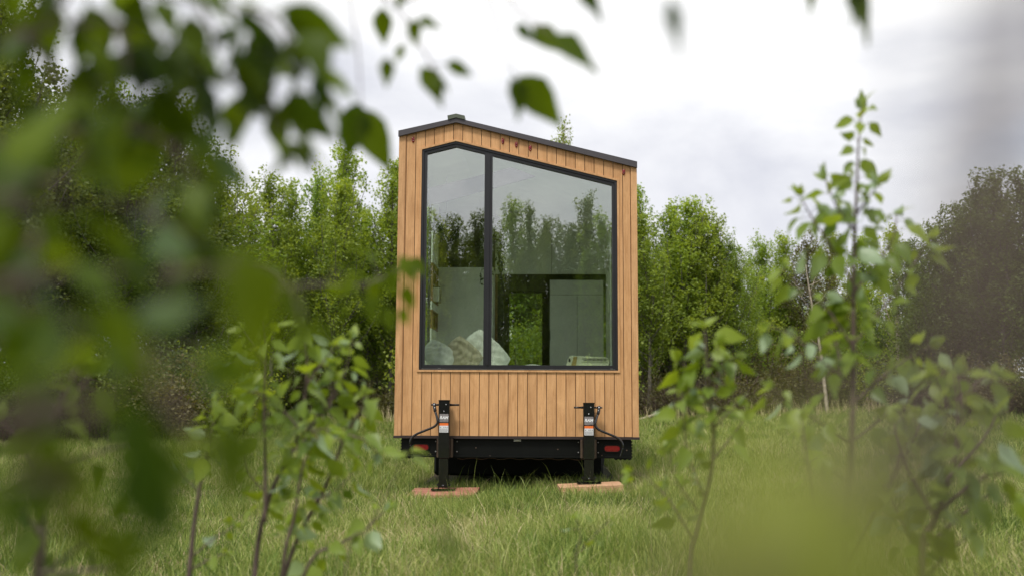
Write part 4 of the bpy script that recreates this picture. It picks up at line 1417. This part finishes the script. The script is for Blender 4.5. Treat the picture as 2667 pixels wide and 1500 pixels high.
for pts, g_ in [([(850, 1070), (900, 960), (920, 880)], .035), ([(790, 1130), (730, 1060), (650, 1010)], .035), ([(905, 1130), (960, 1150), (985, 1180)], .03), ([(870, 1200), (820, 1130), (800, 1090)], .03), ([(690, 1100), (640, 980), (610, 920)], .04), ([(700, 1290), (650, 1230), (640, 1170)], .04),
                ([(800, 1000), (850, 930), (880, 900)], .035), ([(695, 950), (650, 890), (630, 860)], .045), ([(880, 1150), (930, 1090), (950, 1020)], .03), ([(820, 1300), (870, 1280), (920, 1230)], .04), ([(760, 1180), (820, 1120), (860, 1120)], .03)]:
    s.stem(PP(pts, d + s.rs.uniform(-.12, .12)), .003, .0013, (.2, 1), g_ * .44, .076, .9, .25)
s.done()
# stem further left
d = 3.1; b = gbase(480, d)
s = Plant('poplar_sapling', 'single upright sapling with a drooping leafy tip at left', 'sapling', SG, b, 'leaf_near', 46)
s.stem([b] + PP([(492, 1500), (508, 1350), (530, 1220), (555, 1100), (560, 1045)], d), .009, .003, (.80, 1), .010, .085, 1.0, .35)
for pts, g_ in [([(498, 1450), (560, 1400), (610, 1370)], .03), ([(500, 1480), (560, 1450), (590, 1440)], .035), ([(535, 1200), (580, 1150), (610, 1110)], .035), ([(520, 1280), (480, 1240), (470, 1220)], .05)]:
    s.stem(PP(pts, d), .003, .0013, (.3, 1), g_, .06, .8, .3)
s.done()
# far left
d = 1.7; b = gbase(90, d)
s = Plant('poplar_sapling', 'dark near sapling at the lower left edge', 'sapling', SG, b, 'leaf_over', 47)
s.stem([b] + PP([(100, 1500), (108, 1380), (115, 1250), (140, 1100), (200, 960)], d), .010, .003, (.6, 1), .035, .075, .9, .4)
for pts, g_ in [([(100, 1500), (200, 1430), (300, 1350)], .05), ([(140, 1100), (210, 1010), (245, 970)], .03), ([(110, 1400), (40, 1300), (-40, 1250)], .04), ([(120, 1220), (240, 1180), (330, 1160)], .04), ([(115, 1300), (60, 1180), (0, 1090)], .04), ([(100, 1490), (280, 1480), (330, 1440)], .04)]:
    s.stem(PP(pts, d + s.rs.uniform(-.1, .1)), .004, .0015, (.2, 1), g_, .072, .9, .4)
s.done()
# small ones in front of the house
d = 2.4; b = gbase(880, d)
s = Plant('poplar_sapling', 'arching shoot with pale leaves in front of the left tail light', 'sapling', SG, b, 'leaf_near', 48)
s.stem([b] + PP([(900, 1480), (960, 1370), (1030, 1240), (1062, 1180)], d), .0022, .0010, None)
for dx, dy, a_, sz in ((0, 0, 205, .055), (8, 5, -35, .062), (4, -4, 20, .045), (-10, 10, 160, .05)):
    p = at(1062 + dx, 1180 + dy, d)
    s.leaf(p, V((math.cos(R(a_)), -.1, math.sin(R(a_)) * .7)), sz, .2, V((.1, -.3, 1)), .8)
s.done('trunk', 'crown')
d = 3.2; b = gbase(1520, d)
s = Plant('poplar_sapling', 'tiny seedling in the grass below the right jack', 'sapling', SG, b, 'leaf_near', 49)
s.stem([b] + PP([(1500, 1480), (1512, 1400), (1500, 1350)], d), .0022, .001, (.62, 1), .035, .045, .5, .3)
s.stem(PP([(1505, 1440), (1560, 1380), (1590, 1350)], d), .0015, .001, (.4, 1), .04, .04, .5, .3)
s.done()

wlab = ['low leafy weed at the foot of the many-stemmed sapling clump', 'low weed in the grass at the bottom left', 'small weed between the left clump and the house', 'low weed under the small sapling right of the house',
        'low weed at the bottom right below the dark corner sapling', 'small weed in the grass at the bottom right', 'tiny weed in the grass left of the single upright sapling', 'low weed at the bottom under the arching shoot']
for i, (px, dd) in enumerate([(760, 3.1), (350, 3.0), (960, 4.2), (1740, 3.4), (2380, 2.9), (2180, 3.3), (420, 4.0), (880, 3.0)]):
    b = gbase(px, dd)
    s = Plant('meadow_weed', wlab[i], 'weed', 'low leafy weeds in the meadow', b, 'leaf_near', 70 + i)
    for k in range(6):
        a = s.rs.uniform(0, 6.28); h = s.rs.uniform(.12, .32); r_ = s.rs.uniform(.05, .18)
        s.stem([b, b + V((math.cos(a) * r_ * .4, math.sin(a) * r_ * .4, h * .6)), b + V((math.cos(a) * r_, math.sin(a) * r_, h))], .002, .001, (.25, 1), .022, .05, .5, .2)
    s.done('stems', 'foliage')

# the near tree at left whose branches hang into the picture
b = V((-1.15, .55, gzf(-1.15, .55)))
s = Plant('overhanging_tree', 'near tree whose out-of-focus leafy branches hang across the upper left', 'tree', None, b, 'leaf_over', 51, 'twig')
s.stem([b, V((-1.15, .56, .6)), V((-1.08, .62, 1.3)), V((-.98, .75, 2.1))], .05, .028, None)
LB = 'leafy'
br = [  # world-start, pixel polyline (px, py, d), gap, size
    (V((-1.10, .60, 1.15)), [(-250, 150, .95), (60, 90, 1.0), (300, 60, 1.05), (520, 150, 1.1), (640, 240, 1.15)], .026, .080),
    (V((-1.05, .64, 1.4)), [(-200, -150, 1.0), (200, -60, 1.05), (480, 0, 1.1), (680, 60, 1.15), (760, 200, 1.2), (790, 270, 1.2)], .020, .080),
    (V((-1.13, .58, .95)), [(-250, 420, .9), (50, 380, .95), (260, 330, 1.0), (430, 370, 1.05), (520, 470, 1.05)], .026, .084),
    (V((-1.13, .58, .90)), [(-250, 560, .75), (20, 560, .8), (220, 520, .85), (400, 560, .9), (520, 640, .95)], .022, .080),
    (V((-1.14, .57, .80)), [(-250, 800, .65), (20, 760, .7), (220, 700, .75), (400, 720, .8), (560, 700, .85), (640, 760, .85)], .052, .070),
    (V((-1.14, .57, .75)), [(-250, 960, .6), (20, 900, .62), (200, 860, .66), (380, 900, .7), (520, 980, .72)], .027, .074),
    (V((-1.15, .56, .65)), [(-250, 1180, .6), (0, 1120, .62), (170, 1100, .66), (330, 1160, .7), (420, 1260, .72)], .032, .074),
    (V((-1.15, .56, .60)), [(-250, 1380, .6), (-20, 1330, .62), (150, 1350, .66), (280, 1420, .7)], .035, .074),
    (V((-1.05, .66, 1.35)), [(-150, -250, 1.1), (300, -180, 1.2), (650, -100, 1.3), (900, -60, 1.35), (1030, 20, 1.35), (1090, 110, 1.35), (1140, 200, 1.35)], .085, .050),
]
def closer(pl, f=.70): return [(x, y, d_ * f) for x, y, d_ in pl]


for st, pl, g_, sz in br:
    if g_ < .06: sz *= .88 if pl[1][1] < 300 else (.80 if pl[1][1] < 1000 else .66); pl = closer(pl, .84 if pl[1][1] < 1000 else .70)
    s.stem([st] + PP(pl, 1), .0032, .0012, (.30, 1), g_ * (.62 if pl[1][1] < 300 else .84) if g_ < .06 else g_, sz, .8, .3)
sub = [([(520, 150, 1.1), (470, 260, 1.1), (440, 380, 1.1), (470, 480, 1.1), (490, 560, 1.1)], .022, .084), ([(300, 60, 1.05), (330, 160, 1.05), (310, 240, 1.05)], .022, .084), ([(200, -60, 1.05), (160, 20, 1.05), (90, 100, 1.05)], .03, .074),
       ([(520, 20, 1.1), (560, 100, 1.1), (540, 180, 1.1)], .022, .084), ([(680, 60, 1.15), (720, 150, 1.15), (700, 300, 1.15), (740, 370, 1.15)], .028, .080), ([(430, 370, 1.05), (480, 420, 1.05), (540, 520, 1.05)], .026, .084),
       ([(260, 330, 1.), (200, 420, 1.), (120, 480, 1.)], .03, .08), ([(400, 560, .9), (440, 680, .9), (430, 780, .9)], .03, .078), ([(60, 90, 1.), (150, 200, 1.), (180, 260, 1.)], .05, .074), ([(640, 20, 1.15), (720, 60, 1.15), (760, 130, 1.15)], .025, .084),
       ([(380, 900, .7), (440, 1060, .7), (560, 1200, .7)], .06, .05), ([(200, 1100, .66), (330, 1000, .66)], .04, .074), ([(560, 700, .85), (680, 680, .9), (760, 740, .9), (790, 840, .9)], .075, .074),
       ([(640, 760, .85), (820, 740, 1.3), (950, 740, 1.6), (1040, 700, 1.9)], .07, .052), ([(100, 600, .75), (60, 700, .75), (80, 820, .75)], .03, .08), ([(0, 430, .85), (120, 470, .85), (250, 470, .85)], .026, .084)]
for pl, g_, sz in sub:
    if g_ < .065: sz *= .88 if pl[1][1] < 300 else (.80 if pl[1][1] < 1000 else .66); pl = closer(pl, .84 if pl[1][1] < 1000 else .70)
    s.stem(PP(pl, 1), .0028, .0012, (.05, 1), g_ * (.62 if pl[1][1] < 300 else .84) if g_ < .06 else g_, sz, .8, .3)


def sleaf(s, px, py, tx, ty, d, tint=.5, face=.9, w=1.0, extra=(0, 0, 0)):
    a = at(px, py, d); t = at(tx, ty, d + .012)
    L = (t - a).length
    s.leaf(a, t - a, L * w, face, V((extra[0], -1, .35 + extra[2])), tint)


# leaves the photo shows singly
for q in [(935, 268, 903, 412, 1.35, .35, .3), (950, 285, 1008, 442, 1.35, .75, -.4), (1330, 205, 1368, 300, 1.3, .4, .3), (1350, 200, 1462, 318, 1.3, .7, -.5), (1340, 65, 1400, 110, 1.25, .3, .2), (1385, 70, 1480, 135, 1.25, .75, -.2), (1440, 90, 1560, 175, 1.15, .55, .5),
          (1085, 60, 1150, 70, 1.3, .7, .2), (1075, 50, 1085, 120, 1.3, .8, .2), (1095, 175, 1155, 268, 1.35, .75, .3), (1005, 150, 1012, 225, 1.3, .6, .4), (1490, -30, 1580, 40, 1.15, .3, .2), (1050, -20, 1030, 22, 1.3, .6, .3),
          (1740, -10, 1800, 130, .75, .2, .9), (2100, -50, 2135, 30, 1.2, .6, .3), (2190, -40, 2290, 85, 1.1, .6, .3), (2215, -30, 2245, 60, 1.1, .4, .3), (820, 190, 850, 290, 1.0, .1, .5), (705, 290, 745, 400, 1.1, .5, .3)]:
    sleaf(s, q[0], q[1], q[2], q[3], q[4], q[5], .9, 1.08, (q[6], 0, 0))
# twig that carries the top leaves
s.stem(PP([(1030, 20, 1.35), (1250, -80, 1.3), (1340, 20, 1.28), (1440, 90, 1.2)], 1), .002, .001, None)
s.stem(PP([(1250, -80, 1.3), (1320, 150, 1.3), (1350, 205, 1.3)], 1), .0012, .0008, None)
s.stem(PP([(1250, -80, 1.3), (1700, -120, 1.2), (2100, -100, 1.15), (2215, -30, 1.1)], 1), .002, .001, None)
s.stem(PP([(900, -60, 1.35), (930, 120, 1.35), (940, 275, 1.35)], 1), .0015, .0008, None)
for q in [(1035, 668, 1088, 742, 1.5, .9, .4), (1012, 700, 1032, 775, 1.4, .6, .2), (1058, 740, 1072, 812, 1.5, .8, -.3), (985, 730, 960, 790, 1.4, .9, .5), (1000, 800, 1030, 868, 1.4, .7, .2), (1040, 800, 1068, 850, 1.4, .9, -.2), (955, 770, 990, 845, 1.3, .6, .4), (930, 720, 880, 775, 1.2, .9, .3), (1060, 700, 1110, 715, 1.5, .8, .6)]:
    sleaf(s, q[0], q[1], q[2], q[3], q[4], q[5], .8, 1.05, (q[6], 0, .3))
# close pale and dark smears
for q in [(600, 640, 720, 960, .42, .9, .5), (560, 1080, 640, 1320, .40, .6, .6), (330, 640, 420, 760, .45, .2, .4), (90, 820, 20, 1040, .42, .4, .3), (300, 1050, 450, 1250, .40, .3, .2), (100, 1250, -20, 1480, .38, .3, .2), (1120, 1390, 1235, 1440, .55, .5, .6), (330, 1150, 420, 1420, .36, .2, .2)]:
    sleaf(s, q[0], q[1], q[2], q[3], q[4], q[5], .9, 1.1, (q[6], 0, .5))
s.done('trunk', 'crown')

# very near twigs at right
b = V((.34, .12, gzf(.34, .12)))
s = Plant('near_shrub', 'extremely close blurred brown and green shrub shoots at right', 'shrub', None, b, 'leaf_olive', 61, 'near_twig')
s.stem([b, V((.20, .12, .55))] + PP([(2380, 1900, .13), (2440, 1300, .125), (2540, 900, .12), (2620, 450, .12), (2700, 60, .12), (2760, -400, .12)], 1), .0030, .0042, None)
s.stem(PP([(2540, 900, .12), (2500, 700, .12), (2440, 300, .12), (2420, -200, .12)], 1), .0012, .0009, None)
s.stem([b, V((.10, .11, .55))] + PP([(1960, 2500, .13), (1920, 1900, .125), (1885, 1560, .12), (1870, 1330, .12)], 1), .0030, .0022, None)
for q in [(1900, 1700, 1980, 1030, .12, .8, .4), (2060, 1600, 2120, 980, .115, .7, -.2), (2240, 1700, 2280, 1080, .12, .5, .2), (1800, 1750, 1850, 1150, .12, .3, -.4), (2080, 1750, 2010, 1080, .12, .9, .1), (2150, 1800, 2200, 1220, .12, .8, .3), (2330, 1850, 2370, 1250, .13, .35, .4), (2480, 1900, 2560, 1330, .13, .5, .4), (2010, 1900, 1960, 1330, .125, .8, -.3)]:
    sleaf(s, *q[:6], .9, .9, (q[6], 0, .3))
s.done('trunk', 'crown')

# ------------------------------------------------------------------ light
w = bpy.data.worlds.new('World'); sc.world = w; w.use_nodes = True
nt = w.node_tree; nt.nodes.clear(); L = nt.links
SUN_EL, SUN_AZ = 60, 205  # azimuth clockwise from +y; the sun stands behind and left of the camera
sky = N(nt, 'ShaderNodeTexSky', sky_type='NISHITA'); sky.sun_disc = False
sky.sun_elevation = R(SUN_EL); sky.sun_rotation = R(SUN_AZ)
b1 = N(nt, 'ShaderNodeBackground'); b1.inputs[1].default_value = .13; L.new(sky.outputs[0], b1.inputs[0])
tc = N(nt, 'ShaderNodeTexCoord')
mp = N(nt, 'ShaderNodeMapping'); mp.inputs['Scale'].default_value = (1.1, 1.1, 2.4); mp.inputs['Location'].default_value = (3.1, .7, 1.9); L.new(tc.outputs['Generated'], mp.inputs[0])
n1 = noise(nt, mp.outputs[0], 2.3, 7, .52, .35)
n2 = noise(nt, mp.outputs[0], 1.1, 3, .5, .2)
b2 = N(nt, 'ShaderNodeBackground'); b2.inputs[1].default_value = .55
L.new(ramp(nt, [(.36, (.64, .655, .73)), (.47, (.82, .83, .875)), (.60, (1.04, 1.04, 1.05))], n1), b2.inputs[0])
mr = N(nt, 'ShaderNodeMapRange'); mr.inputs['From Min'].default_value = .33; mr.inputs['From Max'].default_value = .44; mr.inputs['To Min'].default_value = .55; mr.inputs['To Max'].default_value = 1
L.new(n2, mr.inputs[0])
ms = N(nt, 'ShaderNodeMixShader'); L.new(mr.outputs[0], ms.inputs[0]); L.new(b1.outputs[0], ms.inputs[1]); L.new(b2.outputs[0], ms.inputs[2])
ow = N(nt, 'ShaderNodeOutputWorld'); L.new(ms.outputs[0], ow.inputs[0])

sun = bpy.data.lights.new('sun', 'SUN'); sun.energy = 1.5; sun.angle = R(12); sun.color = (1, .955, .89)
so = bpy.data.objects.new('sun', sun); link(so)
dvec = V((math.sin(R(SUN_AZ)) * math.cos(R(SUN_EL)), math.cos(R(SUN_AZ)) * math.cos(R(SUN_EL)), math.sin(R(SUN_EL))))
so.rotation_euler = dvec.to_track_quat('Z', 'Y').to_euler()

sc.view_settings.view_transform = 'Standard'
sc.view_settings.look = 'None'
sc.view_settings.exposure = 1.02
sc.view_settings.gamma = 1
sc.cycles.max_bounces = 10
sc.cycles.transparent_max_bounces = 12
sc.cycles.diffuse_bounces = 4
sc.cycles.glossy_bounces = 4
sc.cycles.transmission_bounces = 6
sc.cycles.caustics_reflective = False
sc.cycles.caustics_refractive = False
sc.cycles.use_denoising = True
